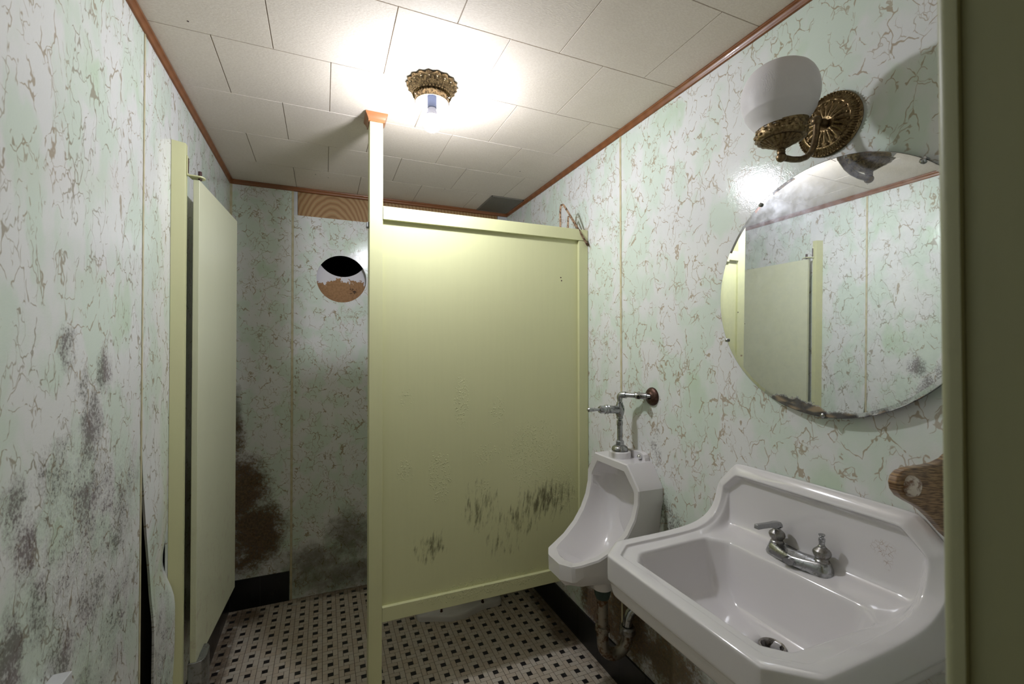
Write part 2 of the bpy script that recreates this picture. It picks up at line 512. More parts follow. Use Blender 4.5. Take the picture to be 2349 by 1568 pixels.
# duct board seen through the hole: white paint torn back to brown board
t = NT('torn_painted_board')
P = t.pos()
s = t.sep(P)
n1 = t.noise(P, 24.0, 5.0, 0.7)
n2 = t.noise(P, 75.0, 5.0, 0.75)
lim = t.math('ADD', s[2], t.math('MULTIPLY', t.math('SUBTRACT', n1, 0.5), 0.20))
wk = t.step(lim, 1.896, 1.899)
tan = t.mix(t.step(n2, 0.42, 0.62), (0.36, 0.20, 0.095), (0.28, 0.15, 0.065))
bl = t.blobs(s[0], s[2], [(.17, 1.84, .07, .07, 1.0), (.12, 1.83, .05, .05, .6)])
tan = t.mix(t.step(t.math('ADD', t.math('MULTIPLY', bl, 0.5), t.math('SUBTRACT', t.noise(P, 110.0, 4.0, 0.75), 0.5)), 0.42, 0.6), tan, (0.03, 0.016, 0.012))
t.set(color=t.mix(wk, tan, (0.70, 0.68, 0.72)), rough=0.8)
M['torn'] = t.mat

# floor tile colours (tint varies tile by tile through a colour attribute)
t = NT('cream_mosaic_tile')
at = t.n.new('ShaderNodeAttribute')
at.attribute_name = 'tint'
P = t.pos()
s = t.sep(P)
c = t.mix(t.sep(at.outputs['Vector'])[0], (0.545, 0.455, 0.36), (0.60, 0.54, 0.465))
gr = t.blobs(s[0], s[1], [(1.19, 2.2, .12, .5, .9), (1.19, 1.6, .06, .7, .6), (-.45, 2.5, .07, .8, .8), (.3, 2.93, .9, .10, .8), (-.4, 2.85, .16, .14, .9), (1.15, 2.05, .1, .16, .9)])
gk = t.step(t.math('ADD', t.math('MULTIPLY', gr, 0.9), t.math('SUBTRACT', t.noise(P, 30.0, 5.0, 0.7), 0.5)), 0.2, 0.8)
c = t.mix(t.math('MULTIPLY', gk, 0.8), c, (0.10, 0.06, 0.03))
c = t.mix(t.math('MULTIPLY', t.step(t.noise(P, 9.0, 3.0, 0.6), 0.5, 0.8), 0.3), c, (0.40, 0.30, 0.2))
t.set(color=c, rough=0.42)
M['tile'] = t.mat
M['tile_dark'] = plain('black_mosaic_tile', (0.018, 0.017, 0.018), 0.35)
M['grout'] = plain('dirty_grout', (0.055, 0.042, 0.030), 0.9)
t = NT('black_glazed_base_tile')
P = t.pos()
k = t.step(t.noise(P, 40.0, 5.0, 0.7), 0.55, 0.8)
t.set(color=t.mix(t.math('MULTIPLY', k, 0.4), (0.006, 0.006, 0.007), (0.06, 0.05, 0.04)), rough=0.3)
M['base'] = t.mat
M['base_grout'] = plain('grey_base_grout', (0.055, 0.055, 0.055), 0.9)


# ------------------------------------------------------------------ mesh helpers
class MB:
    def __init__(self):
        self.v, self.f, self.mi = [], [], []

    def add(self, verts, faces, mi=0):
        o = len(self.v)
        self.v += [tuple(p) for p in verts]
        for f in faces:
            self.f.append(tuple(i + o for i in f))
            self.mi.append(mi)
        return self

    def box(self, a, b, mi=0):
        x0, y0, z0 = a
        x1, y1, z1 = b
        return self.add([(x0, y0, z0), (x1, y0, z0), (x1, y1, z0), (x0, y1, z0), (x0, y0, z1), (x1, y0, z1), (x1, y1, z1), (x0, y1, z1)],
                        [(0, 3, 2, 1), (4, 5, 6, 7), (0, 1, 5, 4), (1, 2, 6, 5), (2, 3, 7, 6), (3, 0, 4, 7)], mi)

    def loft(self, rings, closed=True, cap0=True, cap1=True, mi=0):
        n = len(rings[0])
        vs = [p for r in rings for p in r]
        fs = []
        for i in range(len(rings) - 1):
            for j in range(n if closed else n - 1):
                k = (j + 1) % n
                fs.append((i * n + j, i * n + k, (i + 1) * n + k, (i + 1) * n + j))
        if cap0:
            fs.append(tuple(reversed(range(n))))
        if cap1:
            fs.append(tuple((len(rings) - 1) * n + j for j in range(n)))
        return self.add(vs, fs, mi)

    def prism(self, poly, axis, a, b, mi=0):
        """poly of 2D points; axis is the extruded axis; remaining axes in x,y,z order"""
        def p3(p, t):
            if axis == 'x':
                return (t, p[0], p[1])
            if axis == 'y':
                return (p[0], t, p[1])
            return (p[0], p[1], t)
        return self.loft([[p3(p, a) for p in poly], [p3(p, b) for p in poly]], mi=mi)

    def lathe(self, prof, c=(0, 0, 0), axis='z', n=32, mod=None, cap0=False, cap1=False, mi=0):
        """prof: (r, h) pairs; axis may be 'z' or a Vector"""
        ax = Vector((0, 0, 1)) if axis == 'z' else Vector(axis).normalized()
        e1 = ax.orthogonal().normalized()
        if abs(ax.z) > 0.99:
            e1 = Vector((1, 0, 0))
        e2 = ax.cross(e1)
        c = Vector(c)
        rings = []
        for i, (r, h) in enumerate(prof):
            ring = []
            for j in range(n):
                a = 2 * PI * j / n
                rr, hh = (r, h) if mod is None else mod(i, r, h, a)
                ring.append(c + e1 * (rr * math.cos(a)) + e2 * (rr * math.sin(a)) + ax * hh)
            rings.append(ring)
        return self.loft(rings, True, cap0, cap1, mi)

    def tube(self, path, r, n=14, caps=True, mi=0):
        path = [Vector(p) for p in path]
        rs = r if isinstance(r, (list, tuple)) else [r] * len(path)
        rings = []
        e1 = None
        for i, p in enumerate(path):
            d = (path[min(i + 1, len(path) - 1)] - path[max(i - 1, 0)]).normalized()
            if e1 is None:
                e1 = d.orthogonal().normalized()
            else:
                e1 = (e1 - d * e1.dot(d)).normalized()
            e2 = d.cross(e1)
            rings.append([p + (e1 * math.cos(2 * PI * j / n) + e2 * math.sin(2 * PI * j / n)) * rs[i] for j in range(n)])
        return self.loft(rings, True, caps, caps, mi)

    def sphere(self, c, r, n=16, m_=10, sc=(1, 1, 1), mi=0):
        prof = []
        vs, fs = [], []
        for i in range(1, m_):
            th = PI * i / m_
            for j in range(n):
                a = 2 * PI * j / n
                vs.append((c[0] + sc[0] * r * math.sin(th) * math.cos(a), c[1] + sc[1] * r * math.sin(th) * math.sin(a), c[2] + sc[2] * r * math.cos(th)))
        for i in range(m_ - 2):
            for j in range(n):
                k = (j + 1) % n
                fs.append((i * n + j, (i + 1) * n + j, (i + 1) * n + k, i * n + k))
        t = len(vs)
        vs += [(c[0], c[1], c[2] + sc[2] * r), (c[0], c[1], c[2] - sc[2] * r)]
        for j in range(n):
            k = (j + 1) % n
            fs.append((t, j, k))
            fs.append((t + 1, (m_ - 2) * n + k, (m_ - 2) * n + j))
        return self.add(vs, fs, mi)


def build(name, mb, mats, parent=None, smooth=35.0, bevel=0.0, segs=2, subsurf=0, blimit=30.0, merge=0.0):
    me = bpy.data.meshes.new(name)
    me.from_pydata(mb.v, [], mb.f)
    for mt in (mats if isinstance(mats, (list, tuple)) else [mats]):
        me.materials.append(mt)
    for p, i in zip(me.polygons, mb.mi):
        p.material_index = i
    bm = bmesh.new()
    bm.from_mesh(me)
    if merge:
        bmesh.ops.remove_doubles(bm, verts=bm.verts, dist=merge)
    bmesh.ops.recalc_face_normals(bm, faces=bm.faces)
    bm.to_mesh(me)
    bm.free()
    if smooth:
        for p in me.polygons:
            p.use_smooth = True
        if not subsurf:
            me.set_sharp_from_angle(angle=math.radians(smooth))
    ob = bpy.data.objects.new(name, me)
    COL.objects.link(ob)
    if parent is not None:
        ob.parent = parent
        base = Vector((0, 0, 0))
        q = parent
        while q is not None:
            base += q.location
            q = q.parent
        ob.location = -base
    if bevel:
        b = ob.modifiers.new('round', 'BEVEL')
        b.width = bevel
        b.segments = segs
        b.limit_method = 'ANGLE'
        b.angle_limit = math.radians(blimit)
        b.harden_normals = True
    if subsurf:
        s_ = ob.modifiers.new('sub', 'SUBSURF')
        s_.levels = subsurf
        s_.render_levels = subsurf
    return ob


def thing(name, label, cat, loc, group=None):
    o = bpy.data.objects.new(name, None)
    o.empty_display_size = 0.05
    COL.objects.link(o)
    o.location = loc
    o['label'] = label
    o['category'] = cat
    if group:
        o['group'] = group
    return o


def tag(o, label, cat, group=None):
    o['label'] = label
    o['category'] = cat
    if group:
        o['group'] = group
    return o


def struct(o):
    o['kind'] = 'structure'
    return o


def part_label(o, text):
    o['label'] = text
    return o


# ================================================================== SETTING
# ---- floor: pinwheel mosaic, every 3x3 block is a dark square ringed by four bars
def make_floor():
    mb = MB()
    S = 0.0695
    g = 0.0007
    ax, ay = -0.104 - S / 2, 2.338 - S / 2
    tints = []
    x0, x1, y0, y1 = XL, XR, YF, YB
    mb.add([(x0 - .1, -1.6, -.0012), (x1 + .1, -1.6, -.0012), (x1 + .1, y1 + .1, -.0012), (x0 - .1, y1 + .1, -.0012)], [(0, 1, 2, 3)], 2)
    tints.append(0.5)
    mb.box((x0 - .1, -1.6, -.05), (x1 + .1, y1 + .1, -.0016), 2)
    tints += [0.5] * 6
    u = S / 3
    pieces = [((1, 1, 2, 2), 1), ((1, 0, 3, 1), 0), ((0, 0, 1, 2), 0), ((0, 2, 2, 3), 0), ((2, 1, 3, 3), 0)]
    i0, i1 = int((x0 - ax) / S) - 1, int((x1 - ax) / S) + 1
    j0, j1 = int((y0 - ay) / S) - 6, int((y1 - ay) / S) + 1
    for i in range(i0, i1 + 1):
        for j in range(j0, j1 + 1):
            for (a, b, c, d), mi in pieces:
                xa, xb = ax + i * S + a * u, ax + i * S + c * u
                ya, yb = ay + j * S + b * u, ay + j * S + d * u
                xa, xb = max(xa, x0), min(xb, x1)
                yb = min(yb, y1)
                if xb - xa < 0.004 or yb - ya < 0.004:
                    continue
                xa += g; xb -= g; ya += g; yb -= g
                e = 0.0006
                z = random.uniform(-.00015, .00015)
                vs = [(xa, ya, -.0014), (xb, ya, -.0014), (xb, yb, -.0014), (xa, yb, -.0014), (xa + e, ya + e, z), (xb - e, ya + e, z), (xb - e, yb - e, z), (xa + e, yb - e, z)]
                mb.add(vs, [(4, 5, 6, 7), (0, 1, 5, 4), (1, 2, 6, 5), (2, 3, 7, 6), (3, 0, 4, 7)], mi)
                tints += [random.random()] * 5
    ob = build('floor', mb, [M['tile'], M['tile_dark'], M['grout']], smooth=0)
    a = ob.data.attributes.new('tint', 'FLOAT', 'FACE')
    for k, val in enumerate(tints):
        a.data[k].value = val
    return struct(ob)


make_floor()


# ---- ceiling: running-bond fibre tiles with bevelled grooves
def make_ceiling():
    mb = MB()
    YA, WT, XA0, L2 = 1.6015, 0.3385, -0.3235, 0.1711
    L = 2 * L2
    z = ZC
    mb.box((XL - .1, -0.2, z + .003), (XR + .1, YB + .1, z + .06), 1)
    e, gp = 0.0035, 0.0007
    for n in range(-6, 5):
        ya, yb = YA + n * WT, YA + (n + 1) * WT
        off = XA0 + (0 if n % 2 == 0 else L2)
        for k in range(-3, 7):
            xa, xb = off + k * L, off + (k + 1) * L
            a, b, c, d = max(xa, XL), max(ya, -0.2), min(xb, XR), min(yb, YB)
            if c - a < .01 or d - b < .01:
                continue
            a += gp; b += gp; c -= gp; d -= gp
            vs = [(a, b, z + .0035), (c, b, z + .0035), (c, d, z + .0035), (a, d, z + .0035), (a + e * .3, b + e * .3, z), (c - e * .3, b + e * .3, z), (c - e * .3, d - e * .3, z), (a + e * .3, d - e * .3, z)]
            mb.add(vs, [(4, 7, 6, 5), (0, 4, 5, 1), (1, 5, 6, 2), (2, 6, 7, 3), (3, 7, 4, 0)], 0)
    ob = build('ceiling', mb, [M['ceiling'], M['groove']], smooth=0)
    struct(ob)
    for (x, y) in ((-.045, 2.675), (.02, 2.70), (.67, 2.62), (-.37, 1.56), (.98, 2.2)):
        nb = MB().lathe([(0.0001, -.0006), (.003, -.0006), (.003, .0005)], (x, y, ZC), n=10)
        build('nail_head', nb, M['screwdark'], ob)


make_ceiling()

# ---- right wall
mb = MB()
mb.box((XR, -0.2, 0), (XR + .08, YB + .1, ZC))
wall_r = struct(build('wall_right', mb, M['wall_right'], smooth=0))
mb = MB().box((XR - .0022, 1.612, .158), (XR + .001, 1.623, ZC))
build('seam_strip', mb, M['batten'], wall_r, smooth=0)
mb = MB().box((XR - .0004, 1.6235, .158), (XR + .001, 1.6252, ZC))
build('seam_gap', mb, M['darkwood'], wall_r, smooth=0)

# ---- left wall: dark cavity slab, flat near board, seam strip, buckled far board
mb = MB().box((XL - .09, -0.2, 0), (XL - .022, YB + .1, ZC))
wall_l = struct(build('wall_left', mb, M['darkwood'], smooth=0))
mb = MB().box((XL - .012, -0.2, 0), (XL, 1.628, ZC))
build('wall_panel', mb, M['wall_left'], wall_l, smooth=0)
mb = MB().box((XL - .006, 1.6285, 0), (XL + .0018, 1.6375, ZC))
build('seam_strip', mb, M['batten'], wall_l, smooth=0)


def sm(a, b, x):
    t_ = max(0.0, min(1.0, (x - a) / (b - a)))
    return t_ * t_ * (3 - 2 * t_)


def buckled():
    mb = MB()
    zs = [i * 0.03 for i in range(int(ZC / .03) + 1)] + [ZC]
    us = [0, .03, .08, .14, .2, .27, .34, .42, .5, .58, .66, .74, .8, .86, .92, .97, 1.0]
    rows = []
    for z in zs:
        gap = .0015 + .08 * sm(1.25, .68, z) * (1.0 - .12 * sm(.6, .1, z))
        y0 = 1.6375 + gap * 0.92
        yend = 1.880
        row = []
        for u_ in us:
            y = y0 + (yend - y0) * u_
            bul = 0.0
            bul += .010 * math.exp(-((z - 1.02) / .16) ** 2) * math.sin(PI * u_)
            bul += .024 * sm(.74, .60, z) * (0.30 + .70 * u_) * (1 - .35 * sm(.5, .2, z))
            bul += -.012 * math.exp(-((z - .76) / .07) ** 2) * u_ ** 3
            bul += .004 * math.sin(z * 9) * math.sin(PI * u_) * sm(1.5, 1.1, z)
            bul += .006 * sm(.35, 0, u_) * sm(.95, .6, z)
            row.append((XL + bul, y, z))
        rows.append(row)
    n = len(us)
    front = [p for r in rows for p in r]
    back = [(p[0] - .006, p[1], p[2]) for p in front]
    fs = []
    m_ = len(front)
    for i in range(len(rows) - 1):
        for j in range(n - 1):
            a = i * n + j
            fs.append((a, a + 1, a + n + 1, a + n))
            fs.append((m_ + a, m_ + a + n, m_ + a + n + 1, m_ + a + 1))
        fs.append((i * n, (i + 1) * n, m_ + (i + 1) * n, m_ + i * n))
        k = i * n + n - 1
        fs.append((k, m_ + k, m_ + k + n, k + n))
    mb.add(front + back, fs)
    mb.box((XL - .006, 1.880, 0), (XL, YB + .05, ZC))
    return mb


build('buckled_panel', buckled(), M['wall_left'], wall_l, smooth=50)

# ---- back wall: two boards, a cut round hole, board and duct behind it
HX, HZ, HR = 0.102, 1.907, 0.1445


def plate_with_hole(x0, x1, z0, z1, cx, cz, r, ya, yb, n=64):
    outer, inner = [], []
    for j in range(n):
        a = 2 * PI * j / n
        c, s_ = math.cos(a), math.sin(a)
        inner.append((cx + r * c, cz + r * s_))
        tx = ((x1 - cx) / c if c > 1e-9 else (x0 - cx) / c if c < -1e-9 else 1e9)
        tz = ((z1 - cz) / s_ if s_ > 1e-9 else (z0 - cz) / s_ if s_ < -1e-9 else 1e9)
        k = min(tx, tz)
        outer.append([cx + k * c, cz + k * s_])
    for (qx, qz) in ((x0, z0), (x1, z0), (x1, z1), (x0, z1)):
        best = min(range(n), key=lambda i: (outer[i][0] - qx) ** 2 + (outer[i][1] - qz) ** 2)
        outer[best] = [qx, qz]
    mb = MB()
    rings = [[(p[0], yb, p[1]) for p in outer], [(p[0], ya, p[1]) for p in outer], [(p[0], ya, p[1]) for p in inner], [(p[0], yb, p[1]) for p in inner]]
    mb.loft(rings, True, False, False)
    return mb


mb = plate_with_hole(-.166, XR + .02, 0, 2.275, HX, HZ, HR, YB, YB + .007)
mb.box((XL - .02, YB, 0), (-.1785, YB + .007, ZC))
wall_b = struct(build('wall_back', mb, M['wall_back'], smooth=20))
mb = MB().box((-.178, YB - .002, .0), (-.1665, YB + .006, ZC))
build('seam_strip', mb, M['batten'], wall_b, smooth=0)
mb = MB().box((XL, YB - .003, .17), (XL + .012, YB + .004, ZC))
build('seam_strip', mb, M['batten'], wall_b, smooth=0)
mb = MB().box((-.146, YB + .008, 2.262), (1.135, YB + .03, ZC))
build('bare_board', mb, M['pine'], wall_b, smooth=0)
mb = MB().box((-.1665, YB + .004, 2.2755), (-.1475, YB + .007, ZC))
mb.box((1.137, YB + .004, 2.2755), (XR, YB + .007, ZC))
build('white_filler', mb, M['white_enamel'], wall_b, smooth=0)
mb = plate_with_hole(XL - .1, XR + .1, 0, ZC, HX + .006, HZ + .172, .152, YB + .045, YB + .057)
build('backing_board', mb, M['torn'], wall_b, smooth=20)
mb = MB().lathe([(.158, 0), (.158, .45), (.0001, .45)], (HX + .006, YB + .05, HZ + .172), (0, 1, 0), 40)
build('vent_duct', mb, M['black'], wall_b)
mb = MB().box((XL - .1, YB + .056, 0), (HX - .17, YB + .08, ZC))
mb.box((HX + .18, YB + .056, 0), (XR + .1, YB + .08, ZC))
mb.box((HX - .18, YB + .056, 0), (HX + .19, YB + .08, HZ - .02))
build('stud_wall', mb, M['darkwood'], wall_b, smooth=0)

# ---- front wall and the doorway the view is taken from
mb = MB()
mb.box((XL - .1, .06, 0), (XL + .06, YF - .005, ZC))
mb.box((.512, .06, 0), (XR + .1, YF - .0115, ZC))
mb.box((XL + .06, .06, 2.06), (.512, YF - .005, ZC))
wall_f = struct(build('wall_front', mb, M['wall_left'], smooth=0))
mb = MB()
mb.box((.5035, .055, 0), (.512, YF - .012, 2.06))                                    # jamb board
pts = [(.497 + .0, .1985), (.497, .2060)]
pts += [(.497 + .0085 * (1 - math.cos(a)), .2060 + .0085 * math.sin(a)) for a in [PI / 2 * i / 6 for i in range(1, 7)]]
pts += [(.575, .2145), (.58, .2105), (.58, .1985)]
mb.prism(pts, 'z', 0, 2.09)
pts = [(.494, .055), (.494, .050), (.499, .044), (.575, .044), (.575, .055)]
mb.prism(pts, 'z', 0, 2.09)
mb.box((XL + .06, .055, 2.055), (.512, YF - .004, 2.064))
mb.box((XL + .058, .055, 0), (XL + .066, YF - .004, 2.06))
door_1 = struct(build('door_1', mb, M['jamb'], smooth=40))

# ---- crown molding (each run its own trim)
PROF = [(0, -.0005), (.0150, -.0005), (.0158, -.003), (.0148, -.0065), (.0125, -.008), (.0100, -.0105), (.0080, -.0150), (.0068, -.0195), (.0058, -.0225), (.0038, -.0240), (0, -.0242)]


def crown(name, p0, p1, inward):
    mb = MB()
    a, b, n = Vector(p0), Vector(p1), Vector(inward)
    d = (b - a).normalized()
    rings = []
    for p, sgn in ((a, 1), (b, -1)):
        rings.append([p + n * o + d * (o * sgn) + Vector((0, 0, h)) for (o, h) in PROF])
    mb.loft(rings)
    return struct(build(name, mb, M['trim'], smooth=40))


crown('trim_1', (XL, YF - .004, ZC), (XL, YB, ZC), (1, 0, 0))
crown('trim_2', (XR, YF - .004, ZC), (XR, YB, ZC), (-1, 0, 0))
crown('trim_3', (XL, YB, ZC), (XR, YB, ZC), (0, -1, 0))
crown('trim_4', (XL, YF - .004, ZC), (XR, YF - .004, ZC), (0, 1, 0))


# ---- black tile baseboards
def base_run(name, axis, fixed, face, a, b, step_, start, h, skip=()):
    mb = MB()
    t0 = start
    while t0 > a:
        t0 -= step_
    k = 0
    while t0 < b:
        lo, hi = max(t0, a) + .0006, min(t0 + step_, b) - .0006
        if hi - lo > .004:
            if axis == 'y':
                x0, x1 = sorted((fixed, face))
                mb.box((x0, lo, 0), (x1, hi, h), 0)
            else:
                y0, y1 = sorted((fixed, face))
                mb.box((lo, y0, 0), (hi, y1, h), 0)
        t0 += step_
        k += 1
    g = (face - fixed) * .85 + fixed
    if axis == 'y':
        x0, x1 = sorted((fixed, g))
        mb.box((x0, a, 0), (x1, b, h - .002), 1)
    else:
        y0, y1 = sorted((fixed, g))
        mb.box((a, y0, 0), (b, y1, h - .002), 1)
    return struct(build(name, mb, [M['base'], M['base_grout']], smooth=0))


base_run('baseboard_right', 'y', XR, XR - .009, YF, YB - .001, .172, 1.802, .157)
base_run('baseboard_left', 'y', XL, XL + .010, 2.0, YB - .001, .155, 2.536, .165)
base_run('baseboard_back', 'x', YB, YB - .008, XL + .011, -.181, .150, -.331, .169)

# ================================================================== THINGS
# ---- stall partition
part = thing('stall_partition', 'pale green painted wooden stall partition with mildew streaks, standing beyond the urinal', 'partition', (.7, 1.92, 0))
mb = MB().box((.170, YP + .004, 0), (.2225, 1.956, 2.413))
build('post', mb, M['stall'], part, smooth=0, bevel=.0015)
mb = MB().box((.2225, YP + .018, .40), (1.2055, YP + .045, 2.03))
build('panel', mb, M['stall_panel'], part, smooth=0)
for (hx, hz) in ((1.062, 1.823), (1.066, 1.808)):
    mb = MB().lathe([(.0001, .0003), (.0035, .0003), (.0035, -.0005)], (hx, YP + .018, hz), (0, -1, 0), 10)
    build('screw_hole', mb, M['screwdark'], part)
mb = MB().box((.2225, YP, 2.010), (1.2055, YP + .065, 2.0645))
build('top_rail', mb, M['stall'], part, smooth=0, bevel=.0015)
mb = MB().box((.2225, YP + .002, .366), (1.19, YP + .062, .426))
build('bottom_rail', mb, M['stall_panel'], part, smooth=0, bevel=.002)
mb = MB().box((1.1555, YP + .002, .428), (1.2065, YP + .06, 2.0085))
build('stile', mb, M['stall'], part, smooth=0, bevel=.0015)
mb = MB()
sec = [(.006, 2.4055), (.0055, 2.411), (.008, 2.418), (.012, 2.4265), (.0165, 2.4325), (.0175, 2.4385), (.0175, 2.4398)]
rings = []
for o, z in sec:
    rings.append([(.170 - o, YP + .004 - o, z), (.2225 + o, YP + .004 - o, z), (.2225 + o, 1.956 + o, z), (.170 - o, 1.956 + o, z)])
mb.loft(rings, True, False, False)
inner = [[(x if False else x, y, z) for (x, y, z) in r] for r in rings[:1]]
mb.loft([[(.1705, YP + .0045, 2.4055), (.222, YP + .0045, 2.4055), (.222, 1.9555, 2.4055), (.1705, 1.9555, 2.4055)], rings[0]], True, False, False)
part_label(build('post_cap', mb, M['cap'], part, smooth=25), 'orange brown wooden molding capping the post at the ceiling')
mb = MB().box((.160, 1.895, 1.976), (.170, 1.925, 1.996))
part_label(build('latch_strike', mb, M['shoe'], part, smooth=0, bevel=.001), 'small grey metal latch plate')

# ---- stall pilaster against left wall
pil = thing('stall_pilaster', 'narrow pale green upright fixed to the left wall beside the stall door', 'stall post', (-.475, 1.93, 0))
poly = [(XL + .0005, 1.886), (-.4548, 1.903), (-.4545, 1.926), (XL + .0005, 1.926)]
mb = MB().prism(poly, 'z', 0.0, 2.212)
build('board', mb, M['stall'], pil, smooth=0, bevel=.0012)
mb = MB().box((-.4542, 1.9125, 2.102), (-.4515, 1.9255, 2.172))
tong = [(-.4540, 1.913), (-.420, 1.917)] + [(-.420 + .0175 * math.sin(a), 1.9405 - .0235 * math.cos(a)) for a in [PI * i / 8 for i in range(1, 8)]] + [(-.420, 1.964), (-.448, 1.958)]
mb.prism(tong, 'z', 2.1015, 2.1060)
bracket_mb = mb

# ---- stall door, swung inwards
door = thing('stall_door', 'pale cream green stall door swung open along the left wall', 'stall door', (-.44, 1.945, .338))


def door_pt(s_, t_, z):
    d = Vector((.032, .560, 0)).normalized()
    n = Vector((d.y, -d.x, 0))
    p = Vector((-.4190, 1.932, 0)) + d * s_ - n * t_
    return (p.x, p.y, z)


mb = MB()
W_, T_ = .560, .0195
mb.loft([[door_pt(0, 0, z), door_pt(W_, 0, z), door_pt(W_, T_, z), door_pt(0, T_, z)] for z in (.340, 2.0945)])
build('door_panel', mb, M['stall_door'], door, smooth=0, bevel=.0015)
hbk = build('hinge_bracket', bracket_mb, M['stall'], door, smooth=30, bevel=.0008)
mb = MB().box((-.4518, 1.9195, 2.112), (-.4500, 1.9255, 2.165))
build('slot', mb, M['screwdark'], hbk, smooth=0)
mb = MB().lathe([(.0001, 2.128), (.0055, 2.128), (.0062, 2.127), (.0062, 2.096)], (-.4200, 1.941, 0), n=14)
part_label(build('hinge_pin', mb, M['screwdark'], door), 'dark maroon hinge pin')
mb = MB()
sh = [(-.444, 1.930), (-.421, 1.928), (-.403, 1.934), (-.394, 1.948), (-.392, 1.972), (-.392, 2.007), (-.399, 2.024), (-.409, 2.028), (-.444, 2.028)]
rings = [[(x, y, .352 + (.008 if y > 1.99 else 0)) for x, y in sh], [(x, y, .20) for x, y in sh], [(x * .98 - .009, y, .185) for x, y in sh]]
mb.loft(rings)
build('bottom_hinge', mb, M['shoe'], door, smooth=40, bevel=.002)

# ---- bent strap over partition
mb = MB()
path = [(1.088, 1.949, 2.010), (1.0865, 1.945, 2.10), (1.0835, 1.940, 2.160), (1.084, 1.9345, 2.186), (1.088, 1.925, 2.190), (1.098, 1.916, 2.174), (1.150, 1.884, 2.070), (1.186, 1.868, 2.000), (1.194, 1.864, 1.985), (1.199, 1.866, 1.984),
        (1.1985, 1.872, 1.992), (1.186, 1.893, 2.030), (1.163, 1.922, 2.090), (1.146, 1.941, 2.136), (1.141, 1.945, 2.145), (1.136, 1.9475, 2.143), (1.1335, 1.949, 2.13), (1.133, 1.950, 2.05)]
path = [Vector(p) for p in path]
# smooth the path
fine = []
for i in range(len(path) - 1):
    p0, p1, p2, p3 = path[max(i - 1, 0)], path[i], path[i + 1], path[min(i + 2, len(path) - 1)]
    for k in range(5):
        u_ = k / 5
        fine.append(0.5 * ((2 * p1) + (p2 - p0) * u_ + (2 * p0 - 5 * p1 + 4 * p2 - p3) * u_ ** 2 + (3 * p1 - p0 - 3 * p2 + p3) * u_ ** 3))
fine.append(path[-1])
rings = []
wdir = Vector((.55, -.72, .25)).normalized()
for i, p in enumerate(fine):
    d = (fine[min(i + 1, len(fine) - 1)] - fine[max(i - 1, 0)]).normalized()
    wv = (wdir - d * wdir.dot(d)).normalized() * .0048
    tv = d.cross(wv).normalized() * .0009
    rings.append([p - wv - tv, p + wv - tv, p + wv + tv, p - wv + tv])
mb.loft(rings)
tag(build('bent_strap', mb, M['strap'], smooth=30), 'bent brown metal strap hooked over the right end of the stall partition', 'strap')

# ---- ceiling vent
v = thing('ceiling_vent', 'dirty square grille set in the ceiling in the far right corner', 'vent', (1.08, 2.76, ZC - .006))
vx0, vx1, vy0, vy1 = .972, 1.1905, 2.616, 2.923
mb = MB().box((vx0, vy0, ZC - .0015), (vx1, vy1, ZC - .0006))
part_label(build('backing', mb, M['darkwood'], v, smooth=0), 'dark backing')
mb = MB()
mb.box((vx0, vy0, ZC - .006), (vx0 + .006, vy1, ZC - .0008))
mb.box((vx1 - .006, vy0, ZC - .006), (vx1, vy1, ZC - .0008))
mb.box((vx0, vy0, ZC - .006), (vx1, vy0 + .005, ZC - .0008))
mb.box((vx0, vy1 - .005, ZC - .006), (vx1, vy1, ZC - .0008))
build('frame', mb, M['vent'], v, smooth=0)
for i in range(22):
    x = vx0 + .010 + i * (vx1 - vx0 - .02) / 21
    mb = MB().add([(x - .0026, vy0 + .005, ZC - .0035), (x + .0026, vy0 + .005, ZC - .0058), (x + .0026, vy1 - .005, ZC - .0058), (x - .0026, vy1 - .005, ZC - .0035),
                   (x - .0026, vy0 + .005, ZC - .0027), (x + .0026, vy0 + .005, ZC - .0050), (x + .0026, vy1 - .005, ZC - .0050), (x - .0026, vy1 - .005, ZC - .0027)],
                  [(0, 3, 2, 1), (4, 5, 6, 7), (0, 1, 5, 4), (1, 2, 6, 5), (2, 3, 7, 6), (3, 0, 4, 7)])
    build('slat', mb, M['vent'], v, smooth=0)

# ---- ceiling lamp
bx, by, bz = BULB
lamp = thing('ceiling_lamp', 'antique brass ceiling lamp with scalloped canopy and one bare lit bulb', 'ceiling light', (bx, by, ZC - .001))


def petal(i, r, h, a):
    if i <= 3:
        s_ = abs(math.sin(a * 9))
        return r * (0.93 + .075 * s_), h + (.0035 * s_ if i in (1, 2) else 0)
    if i <= 7:
        return r * (1 + .02 * math.cos(a * 54)), h
    return r, h


prof = [(.0885, ZC - .0005), (.0900, ZC - .004), (.0905, ZC - .010), (.0850, ZC - .0145), (.0800, ZC - .017), (.0765, ZC - .024), (.0725, ZC - .033), (.0690, ZC - .040), (.0665, ZC - .0425), (.0600, ZC - .043)]
mb = MB().lathe([(r, h) for r, h in prof], (bx, by, 0), n=162, mod=petal)
for k in range(18):
    a = 2 * PI * (k + .5) / 18
    for dr, dz, s_ in ((.0845, .0125, .0062), (.0800, .0185, .0042)):
        mb.sphere((bx + dr * math.cos(a), by + dr * math.sin(a), ZC - dz), s_, 8, 6, (1, 1, .8))
for k in range(40):
    a = 2 * PI * k / 40
    mb.sphere((bx + .0672 * math.cos(a), by + .0672 * math.sin(a), ZC - .0415), .0040, 8, 6)
build('canopy', mb, M['brass_lamp'], lamp, smooth=50)
mb = MB()


def flute(i, r, h, a):
    return (r * (1 + .012 * math.cos(a * 44)) if 1 <= i <= 3 else r), h


